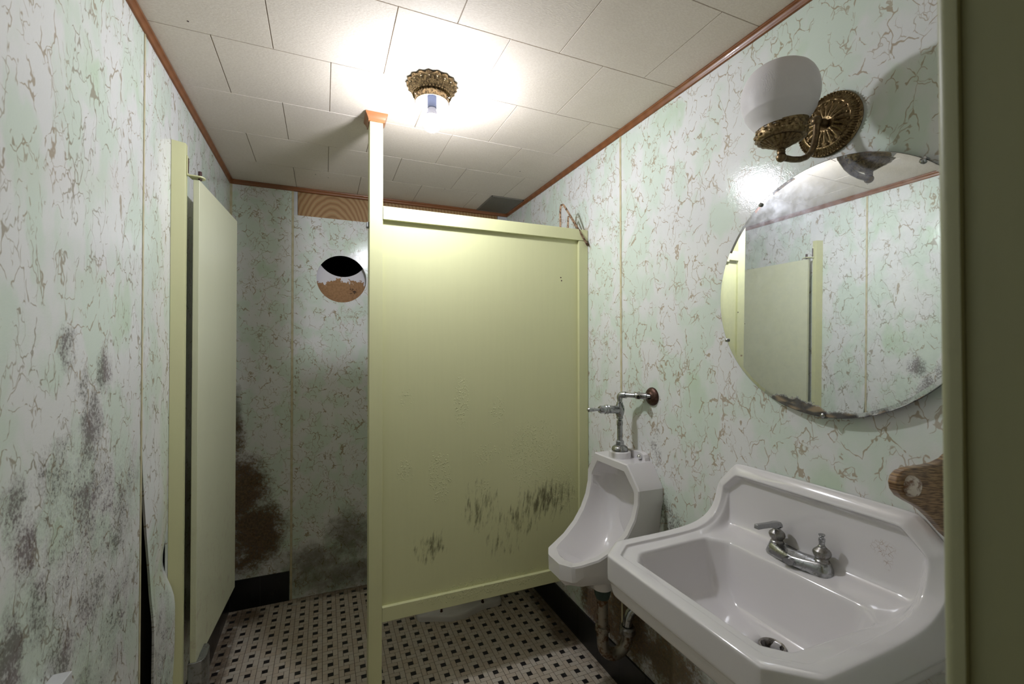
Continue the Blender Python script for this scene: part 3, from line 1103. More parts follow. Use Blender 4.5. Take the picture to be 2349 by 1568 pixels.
mb.lathe([(.0600, ZC - .041), (.0605, ZC - .044), (.0600, ZC - .052), (.0600, ZC - .060), (.0610, ZC - .063), (.0618, ZC - .0655), (.0610, ZC - .068), (.0590, ZC - .0685)], (bx, by, 0), n=132, mod=flute)
ring = build('shade_holder', mb, M['brass_lamp'], lamp, smooth=60)
mb = MB().lathe([(.0590, ZC - .0685), (.0580, ZC - .064), (.0580, ZC - .044), (.0001, ZC - .044)], (bx, by, 0), n=64)
part_label(build('liner', mb, M['lamp_liner'], ring), 'pale lilac inside of the holder ring')
for a in (math.radians(200), math.radians(320), math.radians(80)):
    d = Vector((math.cos(a), math.sin(a), 0))
    p = Vector((bx, by, ZC - .058))
    mb = MB().tube([p + d * .052, p + d * .0695], .0016, 8)
    mb.tube([p + d * .0695, p + d * .0715], .0042, 10)
    build('thumb_screw', mb, M['brass_smooth'], ring)
mb = MB().lathe([(.0165, ZC - .044), (.0165, ZC - .086), (.0150, ZC - .088), (.0001, ZC - .088)], (bx, by, 0), n=32)
part_label(build('socket', mb, M['socket'], lamp), 'blue grey lamp socket')
R_ = .0345
CUT = .52
zc = bz + R_ * CUT
mb = MB().lathe([(.0140, ZC - .086), (.0152, ZC - .089), (.0168, ZC - .098), (.0185, bz + R_ * .98), (.0225, bz + R_ * .80), (R_ * math.sqrt(1 - CUT * CUT) + .0004, zc + .0003)], (bx, by, 0), n=32)
bulb_neck = build('bulb_neck', mb, M['bulb_neck'], lamp)
a_top = math.acos(-CUT)
mb = MB().lathe([(max(.0001, R_ * math.sin(a_top * k / 12)), bz - R_ * math.cos(a_top * k / 12)) for k in range(0, 13)], (bx, by, 0), n=28)
part_label(build('bulb', mb, M['bulb'], lamp, smooth=180), 'glowing white light bulb')

# ---- wall sconce
SY, SZ = .735, 2.059
sc = thing('wall_sconce', 'ornate brass wall sconce with an unlit frosted globe above the round mirror', 'wall lamp', (XR, SY, SZ))


def plate(i, r, h, a):
    if 3 <= i <= 5:
        return r, h + .0022 * math.cos(a * 72)
    if 8 <= i <= 13:
        return r, h + .0052 * abs(math.sin(a * 9)) * math.sin(PI * (i - 7.5) / 6.5)
    return r, h


pr = [(.0790, .0002), (.0800, .004), (.0770, .0078), (.0745, .0070), (.0690, .0095), (.0635, .0125), (.0600, .0150), (.0575, .0155), (.0545, .0120), (.0480, .0125), (.0400, .0135), (.0320, .0150), (.0250, .0165), (.0210, .0175), (.0195, .0200), (.0165, .0205), (.0130, .0180), (.0001, .0180)]
mb = MB().lathe(pr, (XR, SY, SZ), (-1, 0, 0), n=216, mod=plate)
for k in range(60):
    a = 2 * PI * k / 60
    mb.sphere((XR - .0076, SY + .0765 * math.cos(a), SZ + .0765 * math.sin(a)), .0028, 8, 5)
for k in range(18):
    a = 2 * PI * (k + .5) / 18
    mb.sphere((XR - .0145, SY + .0515 * math.cos(a), SZ + .0515 * math.sin(a)), .0036, 8, 6)
build('backplate', mb, M['brass'], sc, smooth=50)
CX = 1.022
mb = MB()
mb.tube([(XR - .018, SY, SZ), (XR - .030, SY, SZ), (XR - .034, SY, SZ), (XR - .048, SY, SZ)], [.0105, .0105, .0080, .0080], 18)
mb.sphere((XR - .052, SY, SZ), .0125, 18, 12, (1.1, 1, 1))
arm = [(1.156, SY, 2.058), (1.1555, SY, 2.045), (1.153, SY, 2.02), (1.146, SY, 1.996), (1.133, SY, 1.975), (1.113, SY, 1.959), (1.09, SY, 1.950), (1.06, SY, 1.945), (CX, SY, 1.944)]
mb.tube(arm, [.0085, .0078, .0075, .0073, .0073, .0073, .0073, .0073, .0073], 16)
build('arm', mb, M['brass_smooth'], sc, smooth=60)
mb = MB().sphere((CX, SY, 1.944), .0115, 18, 12)
mb.lathe([(.0085, 1.952), (.0095, 1.956), (.0080, 1.958), (.0098, 1.961), (.0075, 1.964)], (CX, SY, 0), n=24)
build('finial', mb, M['brass_smooth'], sc, smooth=60)


def cupmod(i, r, h, a):
    if 1 <= i <= 5:
        return r * (1 + .11 * abs(math.sin(a * 11)) * i / 5), h - .002 * abs(math.sin(a * 11)) * i / 5
    if 8 <= i <= 12:
        return r * (1 + .022 * math.sin(a * 17 + i * 1.7)), h
    if i >= 15:
        return r * (1 + .015 * math.cos(a * 32)), h + .0022 * math.cos(a * 32)
    return r, h


cp = [(.0075, 1.963), (.0140, 1.967), (.0230, 1.973), (.0310, 1.9785), (.0370, 1.983), (.0405, 1.986), (.0375, 1.9875), (.0440, 1.985), (.0515, 1.9865), (.0550, 1.991), (.0560, 1.998), (.0555, 2.005), (.0535, 2.010), (.0550, 2.012), (.0535, 2.014), (.0548, 2.018), (.0582, 2.027), (.0562, 2.029), (.0520, 2.016), (.0500, 2.000)]
mb = MB().lathe(cp, (CX, SY, 0), n=176, mod=cupmod)
for k in range(26):
    a = 2 * PI * k / 26
    mb.sphere((CX + .0545 * math.cos(a), SY + .0545 * math.sin(a), 1.996 + .007 * (k % 2)), .0052, 8, 6, (1, 1, .8))
build('shade_holder', mb, M['brass'], sc, smooth=55)
gp = [(.0480, 2.004), (.0510, 2.016), (.0600, 2.026), (.0700, 2.040), (.0752, 2.050), (.0766, 2.052), (.0768, 2.055), (.0815, 2.068), (.0843, 2.082), (.0850, 2.095), (.0838, 2.109), (.0803, 2.123), (.0745, 2.1365), (.0660, 2.148), (.0540, 2.157), (.0390, 2.163), (.0200, 2.1665), (.0001, 2.168)]
mb = MB().lathe(gp, (CX - .004, SY, 0), n=64)
part_label(build('glass_globe', mb, M['globe'], sc, smooth=60), 'frosted white glass globe')

# ---- round mirror, tilted a little
MC = Vector((XR - .021, .742, 1.634))
MR = .330
nrm = Vector((-1, .0175, .0150)).normalized()
e1 = Vector((0, 1, 0))
e1 = (e1 - nrm * e1.dot(nrm)).normalized()
e2 = nrm.cross(e1) * -1
mir = thing('round_mirror', 'large round frameless mirror hung on the right wall above the sink', 'mirror', (XR - .02, .742, 1.634 - MR))


def mpt(r, a, h):
    return MC + e1 * (r * math.cos(a)) + e2 * (r * math.sin(a)) + nrm * h


mb = MB()
N = 128
rings = [[mpt(r, 2 * PI * j / N, h) for j in range(N)] for r, h in ((MR - .010, 0.0), (MR - .001, -.0006), (MR, -.0014))]
mb.loft(rings, True, True, False)
build('mirror_glass', mb, M['mirror'], mir, smooth=0)
mb = MB()
rings = [[mpt(r, 2 * PI * j / N, h) for j in range(N)] for r, h in ((MR, -.0014), (MR + .0008, -.002), (MR + .0008, -.006), (MR - .003, -.0065), (.05, -.0066))]
mb.loft(rings, True, False, True)
part_label(build('dark_edge', mb, M['mirror_edge'], mir, smooth=30), 'dark polished edge of the mirror')
for (y, z) in ((.925, 1.908), (1.042, 1.506), (.742, 1.3035), (.529, 1.887)):
    a = math.atan2((z - MC.z), (y - MC.y))
    if e2.z < 0:
        a = -a
    mb = MB()
    ca = mpt(MR - .004, a, .002)
    mb.lathe([(.0001, .0045), (.0035, .004), (.0058, .002), (.006, -.001), (.0045, -.002)], ca, nrm, 14)
    p0, p1 = mpt(MR + .002, a, .003), mpt(MR + .002, a, -.012)
    mb.tube([p0, p1], .0032, 8)
    build('mirror_clip', mb, M['chrome'], mir)


# ---- wash basin
def mirrored_loop(half, cy):
    """half: list of (d, x, z) from front centre line outward to back centre; d>0 is +Y side"""
    left = [(x, cy + d, z) for d, x, z in half]
    right = [(x, cy - d, z) for d, x, z in reversed(half)]
    return left + right


SKY_ = .787
Z0 = .922
HW = .2845
sink = thing('wash_basin', 'white china wash basin with backsplash mounted on the right wall', 'sink', (XR - .25, SKY_, .60))
# outline half (front -> left side -> up the backsplash -> top); 18 stations
o_top = [(.10, .710, Z0), (.214, .710, Z0), (.225, .7115, Z0), (.2805, .779, Z0), (HW, .788, Z0), (HW, .86, Z0), (HW, .95, Z0), (HW, 1.04, Z0 + .004), (HW, 1.09, Z0 + .012), (HW, 1.128, Z0 + .026), (HW, 1.156, Z0 + .047), (HW, 1.174, Z0 + .073), (HW, 1.184, Z0 + .118), (HW - .0025, 1.187, Z0 + .133), (HW - .054, 1.188, Z0 + .1905), (HW - .063, 1.188, Z0 + .197), (.10, 1.188, Z0 + .199)]
n_h = len(o_top)


def off(half, fn):
    return [fn(i, *p) for i, p in enumerate(half)]


def o_wall_fn(i, d, x, z):
    if i >= 13:
        return (d, XR - .001, z - .004)
    return (d, x, z - .010)


def apron(zz, ins):
    def fn(i, d, x, z):
        if i >= 13:
            return (min(d, HW) - ins * .3, XR - .001, zz)
        k = 1.0
        dd = d - ins if i >= 3 else d - ins * (.6 if i == 2 else 0)
        xx = x + ins if i <= 3 else x
        return (dd, xx, zz)
    return fn


rim_in = [(.10, .740, Z0 + .0005), (.201, .740, Z0 + .0005), (.209, .742, Z0 + .0005), (.249, .790, Z0 + .0005), (.253, .798, Z0 + .0005), (.254, .86, Z0 + .0005), (.254, .95, Z0 + .001), (.254, 1.04, Z0 + .003), (.254, 1.085, Z0 + .010), (.254, 1.120, Z0 + .024), (.254, 1.146, Z0 + .045), (.254, 1.163, Z0 + .072), (.254, 1.174, Z0 + .109), (.2515, 1.177, Z0 + .121), (.212, 1.178, Z0 + .1625), (.203, 1.178, Z0 + .168), (.10, 1.178, Z0 + .168)]
rim_lo = [(.10, .744, Z0 - .004), (.199, .744, Z0 - .004), (.206, .746, Z0 - .004), (.245, .793, Z0 - .004), (.249, .801, Z0 - .004), (.249, .86, Z0 - .004), (.249, .95, Z0 - .004), (.249, 1.04, Z0 - .001), (.247, 1.088, Z0 + .004), (.246, 1.124, Z0 + .016), (.245, 1.151, Z0 + .037), (.244, 1.170, Z0 + .066), (.244, 1.183, Z0 + .104), (.242, 1.187, Z0 + .115), (.205, 1.189, Z0 + .154), (.197, 1.189, Z0 + .160), (.10, 1.189, Z0 + .160)]
deck1 = [(.10, .768, Z0 - .004), (.172, .768, Z0 - .004), (.179, .770, Z0 - .004), (.2115, .803, Z0 - .004), (.216, .812, Z0 - .004), (.217, .86, Z0 - .004), (.221, .95, Z0 - .004), (.226, 1.03, Z0 - .004), (.231, 1.070, Z0 - .003), (.233, 1.104, Z0), (.234, 1.132, Z0 + .004), (.235, 1.155, Z0 + .010), (.235, 1.173, Z0 + .020), (.234, 1.180, Z0 + .030), (.205, 1.185, Z0 + .034), (.190, 1.185, Z0 + .034), (.10, 1.185, Z0 + .034)]
deck2 = [(.10, .770, Z0 - .005), (.170, .770, Z0 - .005), (.177, .772, Z0 - .005), (.209, .804, Z0 - .005), (.2135, .814, Z0 - .005), (.2145, .86, Z0 - .005), (.218, .95, Z0 - .005), (.221, 1.02, Z0 - .005), (.2225, 1.045, Z0 - .005), (.222, 1.065, Z0 - .005), (.221, 1.085, Z0 - .004), (.221, 1.110, Z0 - .003), (.223, 1.140, Z0 - .001), (.223, 1.162, Z0 + .004), (.203, 1.172, Z0 + .008), (.188, 1.173, Z0 + .008), (.10, 1.173, Z0 + .008)]
open_ = [(.10, .773, Z0 - .006), (.168, .773, Z0 - .006), (.175, .775, Z0 - .006), (.206, .806, Z0 - .006), (.2105, .816, Z0 - .006), (.212, .86, Z0 - .006), (.215, .95, Z0 - .006), (.217, 1.01, Z0 - .006), (.218, 1.045, Z0 - .006), (.217, 1.058, Z0 - .006), (.211, 1.068, Z0 - .006), (.203, 1.077, Z0 - .006), (.194, 1.087, Z0 - .006), (.183, 1.098, Z0 - .006), (.172, 1.105, Z0 - .006), (.160, 1.107, Z0 - .006), (.10, 1.107, Z0 - .006)]


WK = 1.037
o_top, rim_in, rim_lo, deck1, deck2, open_ = [[(d * WK if i else d, x, z) for i, (d, x, z) in enumerate(l)] for l in (o_top, rim_in, rim_lo, deck1, deck2, open_)]
HW *= WK
rim_in = [(d, x if i < 10 else x - .010 * (i - 9) / 7 if i < 13 else x - .008, z) for i, (d, x, z) in enumerate(rim_in)]
rim_edge = [(d - .0025 if i > 2 else d, x + .0025 if i < 4 else x + .0015, z - .001) for i, (d, x, z) in enumerate(rim_in)]
rim_lo = [(d, x, z - .004 if i < 8 else z - .002) for i, (d, x, z) in enumerate(rim_lo)]
rim_foot = [(d - .004 if i > 2 else d, x + .004 if i < 4 else x, z - .0005 if i < 14 else z - .005) for i, (d, x, z) in enumerate(rim_lo)]
deck1 = [(d, x, z - .004) for d, x, z in deck1]
deck2 = [(d, x, z - .004) for d, x, z in deck2]
open_ = [(d, x, z - .005) for d, x, z in open_]


def shrink(src, k, kx, cx0, z, zk=0.0):
    return [(d * k, cx0 + (x - cx0) * kx, z + zk * (x - cx0)) for d, x, _ in src]


cx0 = .975
loops = []
loops.append(mirrored_loop(off(o_top, apron(.800, .030)), SKY_))
loops.append(mirrored_loop(off(o_top, apron(.812, .012)), SKY_))
loops.append(mirrored_loop(off(o_top, apron(.848, .008)), SKY_))
loops.append(mirrored_loop(off(o_top, apron(.853, .001)), SKY_))
loops.append(mirrored_loop(off(o_top, apron(.858, .0)), SKY_))
loops.append(mirrored_loop(off(o_top, o_wall_fn), SKY_))


def top_round(i, d, x, z):
    return (d, x, z)


loops.append(mirrored_loop(off(o_top, lambda i, d, x, z: (d, x, z - .004 if i < 13 else z - .001) if i < 13 else (d, XR - .003, z)), SKY_))
loops.append(mirrored_loop(off(o_top, lambda i, d, x, z: (d - (.004 if i >= 3 else 0), x + (.004 if i <= 4 else .002 if i < 13 else 0), z)), SKY_))
for l_ in (rim_in, rim_edge, rim_lo, rim_foot):
    loops.append(mirrored_loop(l_, SKY_))
loops.append(mirrored_loop(deck1, SKY_))
loops.append(mirrored_loop(deck2, SKY_))
loops.append(mirrored_loop(open_, SKY_))
loops.append(mirrored_loop(shrink(open_, .985, .975, cx0, Z0 - .018), SKY_))
loops.append(mirrored_loop(shrink(open_, .95, .91, cx0 + .005, Z0 - .060), SKY_))
loops.append(mirrored_loop(shrink(open_, .90, .82, cx0 + .01, Z0 - .110), SKY_))
loops.append(mirrored_loop(shrink(open_, .80, .70, cx0 + .015, Z0 - .145, -.05), SKY_))
loops.append(mirrored_loop(shrink(open_, .58, .50, cx0 + .025, Z0 - .163, -.04), SKY_))
loops.append(mirrored_loop(shrink(open_, .30, .28, cx0 + .035, Z0 - .171), SKY_))
DRX, DRY, DRZ = 1.016, SKY_ - .022, Z0 - .171
nn = len(loops[0])
circ = []
for p in loops[-1]:
    a = math.atan2(p[1] - DRY, p[0] - DRX)
    circ.append((DRX + .031 * math.cos(a), DRY + .031 * math.sin(a), DRZ - .002))
loops.append(circ)
loops.append([(DRX + (p[0] - DRX) * .8, DRY + (p[1] - DRY) * .8, DRZ - .03) for p in circ])
mb = MB().loft(loops, True, False, False)
# underside bowl
und = [loops[0]]
for k, z in ((.88, .775), (.70, .745), (.40, .725), (.12, .72)):
    und.append([(1.0 + (p[0] - 1.0) * k if p[0] < XR - .01 else XR - .002 - (1 - k) * .12, SKY_ + (p[1] - SKY_) * k, z) for p in loops[0]])
mb.loft(und, True, False, True)
basin = build('basin_body', mb, M['china'], sink, smooth=180, subsurf=2)
cre = basin.data.attributes.new('crease_edge', 'FLOAT', 'EDGE')
corner = {1: .3, 2: .4, 3: .4, 4: .3, 13: .4, 14: .4, 15: .3}
for e in basin.data.edges:
    a, b = e.vertices
    if a < nn * 17 and b < nn * 17 and abs(a - b) == nn:
        st = a % nn
        st = st if st < n_h else nn - 1 - st
        w_ = corner.get(st, 0)
        if w_ and max(a, b) // nn <= 16:
            cre.data[e.index].value = w_
mb = MB().lathe([(.0305, .001), (.0285, .0028), (.0250, .001), (.0225, -.006), (.0215, -.03)], (DRX, DRY, DRZ), n=32)
part_label(build('drain', mb, M['drain_steel'], sink), 'dull metal drain ring')
mb = MB().lathe([(.0001, -.026), (.022, -.026)], (DRX, DRY, DRZ), n=32)
build('drain_hole', mb, M['black'], sink)

# ---- faucet
FX, FY, FZ = 1.152, SKY_ + .003, Z0 - .006
fau = thing('basin_faucet', 'grey chrome two handle faucet on the wash basin deck, right handle missing', 'faucet', (FX, FY, FZ))


def capsule(cx_, cy_, hl, hw, z, n=10, bulge=0.0):
    pts = []
    for j in range(n + 1):
        a = PI * j / n
        pts.append((cx_ + hw * math.cos(a), cy_ + hl + hw * math.sin(a), z))
    for k in (1, 2, 3):
        pts.append((cx_ - hw - bulge * math.sin(PI * k / 4), cy_ + hl - hl * k / 2, z))
    for j in range(n + 1):
        a = PI + PI * j / n
        pts.append((cx_ + hw * math.cos(a), cy_ - hl + hw * math.sin(a), z))
    for k in (1, 2, 3):
        pts.append((cx_ + hw, cy_ - hl + hl * k / 2, z))
    return pts


mb = MB()


def dip(ring_, f):
    return [(x, y, z - f * max(0, 1 - ((y - FY) / .042) ** 2)) for x, y, z in ring_]


mb.loft([capsule(FX, FY, .0615, .0255, FZ, 10, .006), capsule(FX, FY, .0615, .0265, FZ + .004, 10, .010), capsule(FX, FY, .060, .0225, FZ + .018, 10, .012), dip(capsule(FX, FY, .059, .0195, FZ + .029, 10, .012), .006), dip(capsule(FX, FY, .058, .015, FZ + .0315, 10, .008), .006)])
# short spout stub swelling toward the bowl
mb.loft([[(FX - .012 - .030 * k, FY + (.020 - .006 * k) * math.cos(a), FZ + .016 - .004 * k + (.0115 - .003 * k) * math.sin(a)) for a in [2 * PI * j / 16 for j in range(16)]] for k in (0, .35, .7, 1.0)])
build('faucet_body', mb, M['chrome'], fau, smooth=50)
for s_ in (1, -1):
    y = FY + s_ * .060
    prof = [(.0165, .028), (.0168, .034), (.0145, .037), (.0145, .040), (.0190, .046), (.0205, .052), (.0190, .058), (.0125, .064), (.0095, .067), (.0001, .067)]
    mb = MB().lathe(prof, (FX, y, FZ), n=12)
    part_label(build('bonnet', mb, M['nickel'], fau, smooth=25), 'grey faceted valve bonnet')
y = FY - .060
mb = MB().lathe([(.0085, .066), (.0085, .069), (.0065, .072), (.0065, .080), (.0075, .081), (.0075, .088), (.0045, .089), (.0045, .093), (.0072, .096), (.0072, .0985), (.0001, .0985)], (FX, y, FZ), n=16)
part_label(build('valve_stem', mb, M['chrome'], fau, smooth=25), 'bare valve stem without a handle')
y = FY + .060
mb = MB()
mb.lathe([(.0095, .064), (.0085, .070), (.0115, .072), (.0115, .074)], (FX, y, FZ), n=16)
lev = []
for k, (dx, dz, w_, h_) in enumerate(((.0155, .0745, .010, .004), (.006, .0790, .0115, .0080), (-.012, .0815, .0115, .0085), (-.035, .0850, .0105, .0062), (-.065, .0875, .0100, .0060), (-.089, .0890, .0100, .0062))):
    cx_, cz_ = FX + dx, FZ + dz
    lev.append([(cx_, y - .003 * k * .4 - w_ * .7, cz_ - h_), (cx_, y - .0012 * k + w_ * .7, cz_ - h_), (cx_, y - .0012 * k + w_ * .55, cz_ + h_), (cx_, y - .0012 * k - w_ * .55, cz_ + h_)])
mb.loft(lev)
build('lever_handle', mb, M['chrome'], fau, smooth=35, bevel=.0015)

# ---- urinal
UY = 1.535
uri = thing('urinal', 'white china wall urinal with angular hood, mounted between sink and stall partition', 'urinal', (XR - .1, UY, .51))
hood = [(.055, 1.086, 1.028), (.112, 1.086, 1.028), (.120, 1.087, 1.020), (.170, 1.092, .952), (.1755, 1.092, .940), (.176, 1.090, .89), (.174, 1.076, .835), (.168, 1.047, .780), (.155, 1.002, .732), (.135, .942, .694), (.112, .885, .675), (.100, .860, .669), (.092, .848, .667), (.055, .828, .664), (.045, .824, .663)]
# loops from wall to rim to bowl
back = [(d, XR - .001, (z - .004 if i < 7 else max(.56 - .0, z - (.03 if i == 7 else .06 if i == 8 else .10)) if i < 9 else .565)) for i, (d, x, z) in enumerate(hood)]
back = []
for i, (d, x, z) in enumerate(hood):
    if i <= 5:
        back.append((d, XR - .001, z))
    else:
        tt = (i - 5) / 9.0
        back.append((d * (1 - .25 * tt), XR - .001 - (.0 if i < 10 else .02 * (i - 9)), .89 - (.89 - .545) * sm(0, 1, min(1, tt * 1.5))))
low = []
for i, (d, x, z) in enumerate(hood):
    if i <= 5:
        low.append((d, x * .5 + XR * .5, z))
    else:
        tt = (i - 5) / 9.0
        zb = z - .075 * sm(.0, .6, tt)
        low.append((d * (1 - .10 * tt), x * (1 - .35 * (1 - tt)) + XR * .35 * (1 - tt) + .028 * tt, zb - .012 * tt))
lip = []
for i, (d, x, z) in enumerate(hood):
    tt = max(0, (i - 5) / 9.0)
    lip.append((d - .001, x + .014 * (1 - tt) + .002 * tt, z - .058 * sm(.25, .7, tt)))
r0 = [(d - .0005, x + .004 * (1 - max(0, (i - 5) / 9.0)), z - (.006 if i > 5 else 0)) for i, (d, x, z) in enumerate(hood)]
r1 = [(d * .975 if i < 3 else d - .004, x - .0005, z - .004 if i < 4 else z + .0005) for i, (d, x, z) in enumerate(hood)]
inn = []
for i, (d, x, z) in enumerate(hood):
    if i <= 2:
        inn.append((d - .020, x + .001, z - .031))
    elif i <= 4:
        inn.append((d - .029, x + .001, z - .015))
    else:
        tt = (i - 5) / 9.0
        inn.append((max(.018, d - .029), x + .002 + .034 * sm(.45, 1, tt), z - .001 + .001 * tt))
inn2 = [(d - .003, x + .006, z - .004) for d, x, z in inn]
spine = [(1.189, .974), (1.189, .966), (1.190, .955), (1.191, .925), (1.191, .90), (1.190, .86), (1.186, .81), (1.176, .76), (1.156, .71), (1.124, .668), (1.085, .638), (1.042, .618), (.990, .606), (.935, .611), (.893, .626)]
cav = []
for t_ in (.10, .24, .38, .52, .66, .80, .92, 1.0):
    cc_, ss_ = max(0.0, math.cos(PI * t_ / 2)) ** .55, math.sin(PI * t_ / 2) ** .80
    cav.append([(d * cc_ if t_ < 1 else 0.0, x + (sx - x) * ss_, z + (sz - z) * ss_) for (d, x, z), (sx, sz) in zip(inn2, spine)])
mb = MB().loft([mirrored_loop(l, UY) for l in [back, low, lip, r0, r1, inn, inn2] + cav], True, True, False)
build('urinal_body', mb, M['china'], uri, smooth=32, bevel=.0050, segs=3, blimit=21, merge=1e-5)
# collar at top with spud, screw lug, outlet
mb = MB().lathe([(.045, 1.018), (.045, 1.049), (.0435, 1.053), (.039, 1.0545), (.0001, 1.0545)], (1.137, UY, 0), n=36)
lug = [(UY - .150, 1.020), (UY - .150, 1.036), (UY - .140, 1.046), (UY - .120, 1.050), (UY + .120, 1.050), (UY + .140, 1.046), (UY + .150, 1.036), (UY + .150, 1.020)]
lug = [(UY - .100, 1.015), (UY - .100, 1.040), (UY - .092, 1.052), (UY - .074, 1.0575), (UY - .03, 1.058), (UY + .03, 1.058), (UY + .074, 1.0575), (UY + .092, 1.052), (UY + .100, 1.040), (UY + .100, 1.015)]
mb.prism(lug, 'x', XR - .024, XR - .001)
build('top_collar', mb, M['china'], uri, smooth=40, bevel=.002)
mb = MB().sphere((XR - .028, UY - .072, 1.040), .0105, 14, 10)
part_label(build('mounting_bolt', mb, M['chrome_clean'], uri), 'round chrome bolt head')
mb = MB().lathe([(.060, .585), (.047, .560), (.044, .545), (.043, .512), (.040, .508), (.0001, .508)], (1.048, UY, 0), n=36)
build('outlet_boss', mb, M['china'], uri, smooth=40)

# ---- flush valve
fv = thing('flush_valve', 'chrome flush valve piping with side handle, on the wall above the urinal', 'flush valve', (1.137, UY, 1.053))
PX = 1.137
mb = MB().lathe([(.0001, 1.078), (.022, 1.077), (.031, 1.070), (.0335, 1.062), (.0335, 1.057), (.030, 1.0548)], (PX, UY, 0), n=32)
build('spud_cap', mb, M['chrome'], fv, smooth=40)
mb = MB().lathe([(.0165, 1.076), (.0180, 1.078), (.0180, 1.094), (.0165, 1.097), (.0001, 1.097)], (PX, UY, 0), n=6)
build('coupling_nut', mb, M['chrome'], fv, smooth=20)
mb = MB().tube([(PX, UY, 1.09), (PX, UY, 1.178)], .0112, 20)
mb.lathe([(.0112, 1.158), (.0128, 1.160), (.0128, 1.178), (.0105, 1.180), (.0085, 1.182), (.0085, 1.188)], (PX, UY, 0), n=24)
build('flush_tube', mb, M['chrome'], fv, smooth=40)
mb = MB().lathe([(.0085, 1.186), (.0135, 1.188), (.0135, 1.193), (.0125, 1.196), (.0175, 1.208), (.0195, 1.222), (.0185, 1.238), (.0135, 1.248), (.0135, 1.254), (.0100, 1.257), (.0100, 1.270)], (PX, UY, 0), n=28)
mb.tube([(PX, UY, 1.224), (PX - .03, UY, 1.226), (PX - .062, UY, 1.228)], [.0172, .0165, .0165], 24)
build('valve_body', mb, M['chrome'], fv, smooth=40)
mb = MB()
d = Vector((-1, -.02, .04)).normalized()
p = Vector((PX - .060, UY, 1.228))
mb.tube([p, p + d * .002, p + d * .003, p + d * .014, p + d * .016, p + d * .035, p + d * .042], [.0175, .0195, .0185, .0185, .0165, .0160, .0120], 24)
hb = build('handle_socket', mb, M['chrome'], fv, smooth=35)
mb = MB()
q0 = p + d * .042
mb.tube([q0 - d * .004, q0, q0 + d * .004, q0 + d * .008, q0 + d * .045, q0 + d * .052, q0 + d * .056], [.0065, .0080, .0060, .0055, .0085, .0088, .0050], 18)
build('handle', mb, M['chrome'], fv, smooth=45)
E0 = Vector((PX, UY, 1.2865))
W0 = Vector((XR - .004, 1.418, 1.2875))
hd = (W0 - E0).normalized()
mb = MB()
arc = [E0 + Vector((0, 0, -.020)), E0 + Vector((0, 0, -.012)), E0 + Vector((0, 0, -.006)) + hd * .002, E0 + hd * .006 + Vector((0, 0, -.001)), E0 + hd * .013, E0 + hd * .024]
mb.tube(arc, [.0115, .0125, .0130, .0130, .0130, .0130], 20)
build('elbow', mb, M['chrome'], fv, smooth=50)
mb = MB().tube([E0 + hd * .018, E0 + hd * .080], .0098, 20)
mb.tube([E0 + hd * .022, E0 + hd * .027], .0140, 20)
build('supply_pipe', mb, M['chrome'], fv, smooth=40)
ln = (W0 - E0).length
mb = MB().tube([E0 + hd * .066, E0 + hd * .070, E0 + hd * .086, E0 + hd * .090, E0 + hd * (ln - .018), E0 + hd * (ln - .016), E0 + hd * (ln - .002)], [.0100, .0135, .0150, .0130, .0128, .0105, .0105], 20)
sd = Vector((-.62, -.78, -.03)).normalized()
s0 = E0 + hd * .080
mb.tube([s0, s0 + sd * .028, s0 + sd * .030, s0 + sd * .044], [.0110, .0110, .0092, .0088], 18)
sv = build('stop_valve', mb, M['chrome'], fv, smooth=35)
mb = MB().lathe([(.0001, .0442), (.0062, .0442)], s0, sd, 16)
build('stem_socket', mb, M['black'], sv)
mb = MB().lathe([(.0362, 0), (.0362, .003), (.0330, .0085), (.0230, .0125), (.0150, .0150), (.0120, .018), (.0110, .018)], (XR - .0005, 1.417, 1.2875), (-1, 0, 0), 40)
part_label(build('wall_flange', mb, M['rust'], fv, smooth=50), 'round rusty wall flange')

# ---- drain trap below the urinal
tr = thing('drain_trap', 'dirty metal drain trap hanging under the urinal beside the black base tiles', 'pipe', (1.048, UY, .24))
TX = 1.048
mb = MB().lathe([(.034, .508), (.034, .498), (.032, .484), (.029, .474), (.026, .466), (.0001, .466)], (TX, UY, 0), n=28)
part_label(build('top_nut', mb, M['verdigris'], tr, smooth=30), 'green corroded nut')
mb = MB().tube([(TX, UY, .475), (TX, UY, .335)], .0225, 22)
build('tailpiece', mb, M['dirty_pipe'], tr)
mb = MB().lathe([(.0225, .356), (.0285, .354), (.0300, .348), (.0300, .336), (.0260, .332), (.0225, .332)], (TX, UY, 0), n=24)
build('slip_nut', mb, M['dirty_pipe'], tr, smooth=30)
mb = MB()
RB = .056
pth = [(TX, UY, .345), (TX, UY, .300)] + [(TX + RB - RB * math.cos(a), UY - .012 * a / PI, .285 - RB * math.sin(a)) for a in [PI * k / 14 for k in range(1, 15)]] + [(TX + 2 * RB, UY - .014, .30), (TX + 2 * RB, UY - .014, .322)]
mb.tube(pth, .0235, 22)
build('bend', mb, M['dirty_pipe'], tr, smooth=60)
mb = MB().lathe([(.0240, .302), (.0310, .304), (.0325, .312), (.0325, .326), (.0280, .333), (.0215, .334)], (TX + 2 * RB, UY - .014, 0), n=24)
build('slip_nut', mb, M['nickel'], tr, smooth=30)
X2 = TX + 2 * RB
mb = MB().tube([(X2, UY - .014, .315), (X2, UY - .014, .345), (X2 + .003, UY - .015, .365), (X2 + .012, UY - .018, .385), (X2 + .026, UY - .022, .398), (XR - .001, UY - .026, .404)], .0195, 20)
build('wall_tube', mb, M['chrome'], tr, smooth=60)

# ---- toilet behind the partition (its foot shows below the rail)
to = thing('toilet', 'white china toilet behind the stall partition, only its foot showing below', 'toilet', (.75, 2.50, 0))


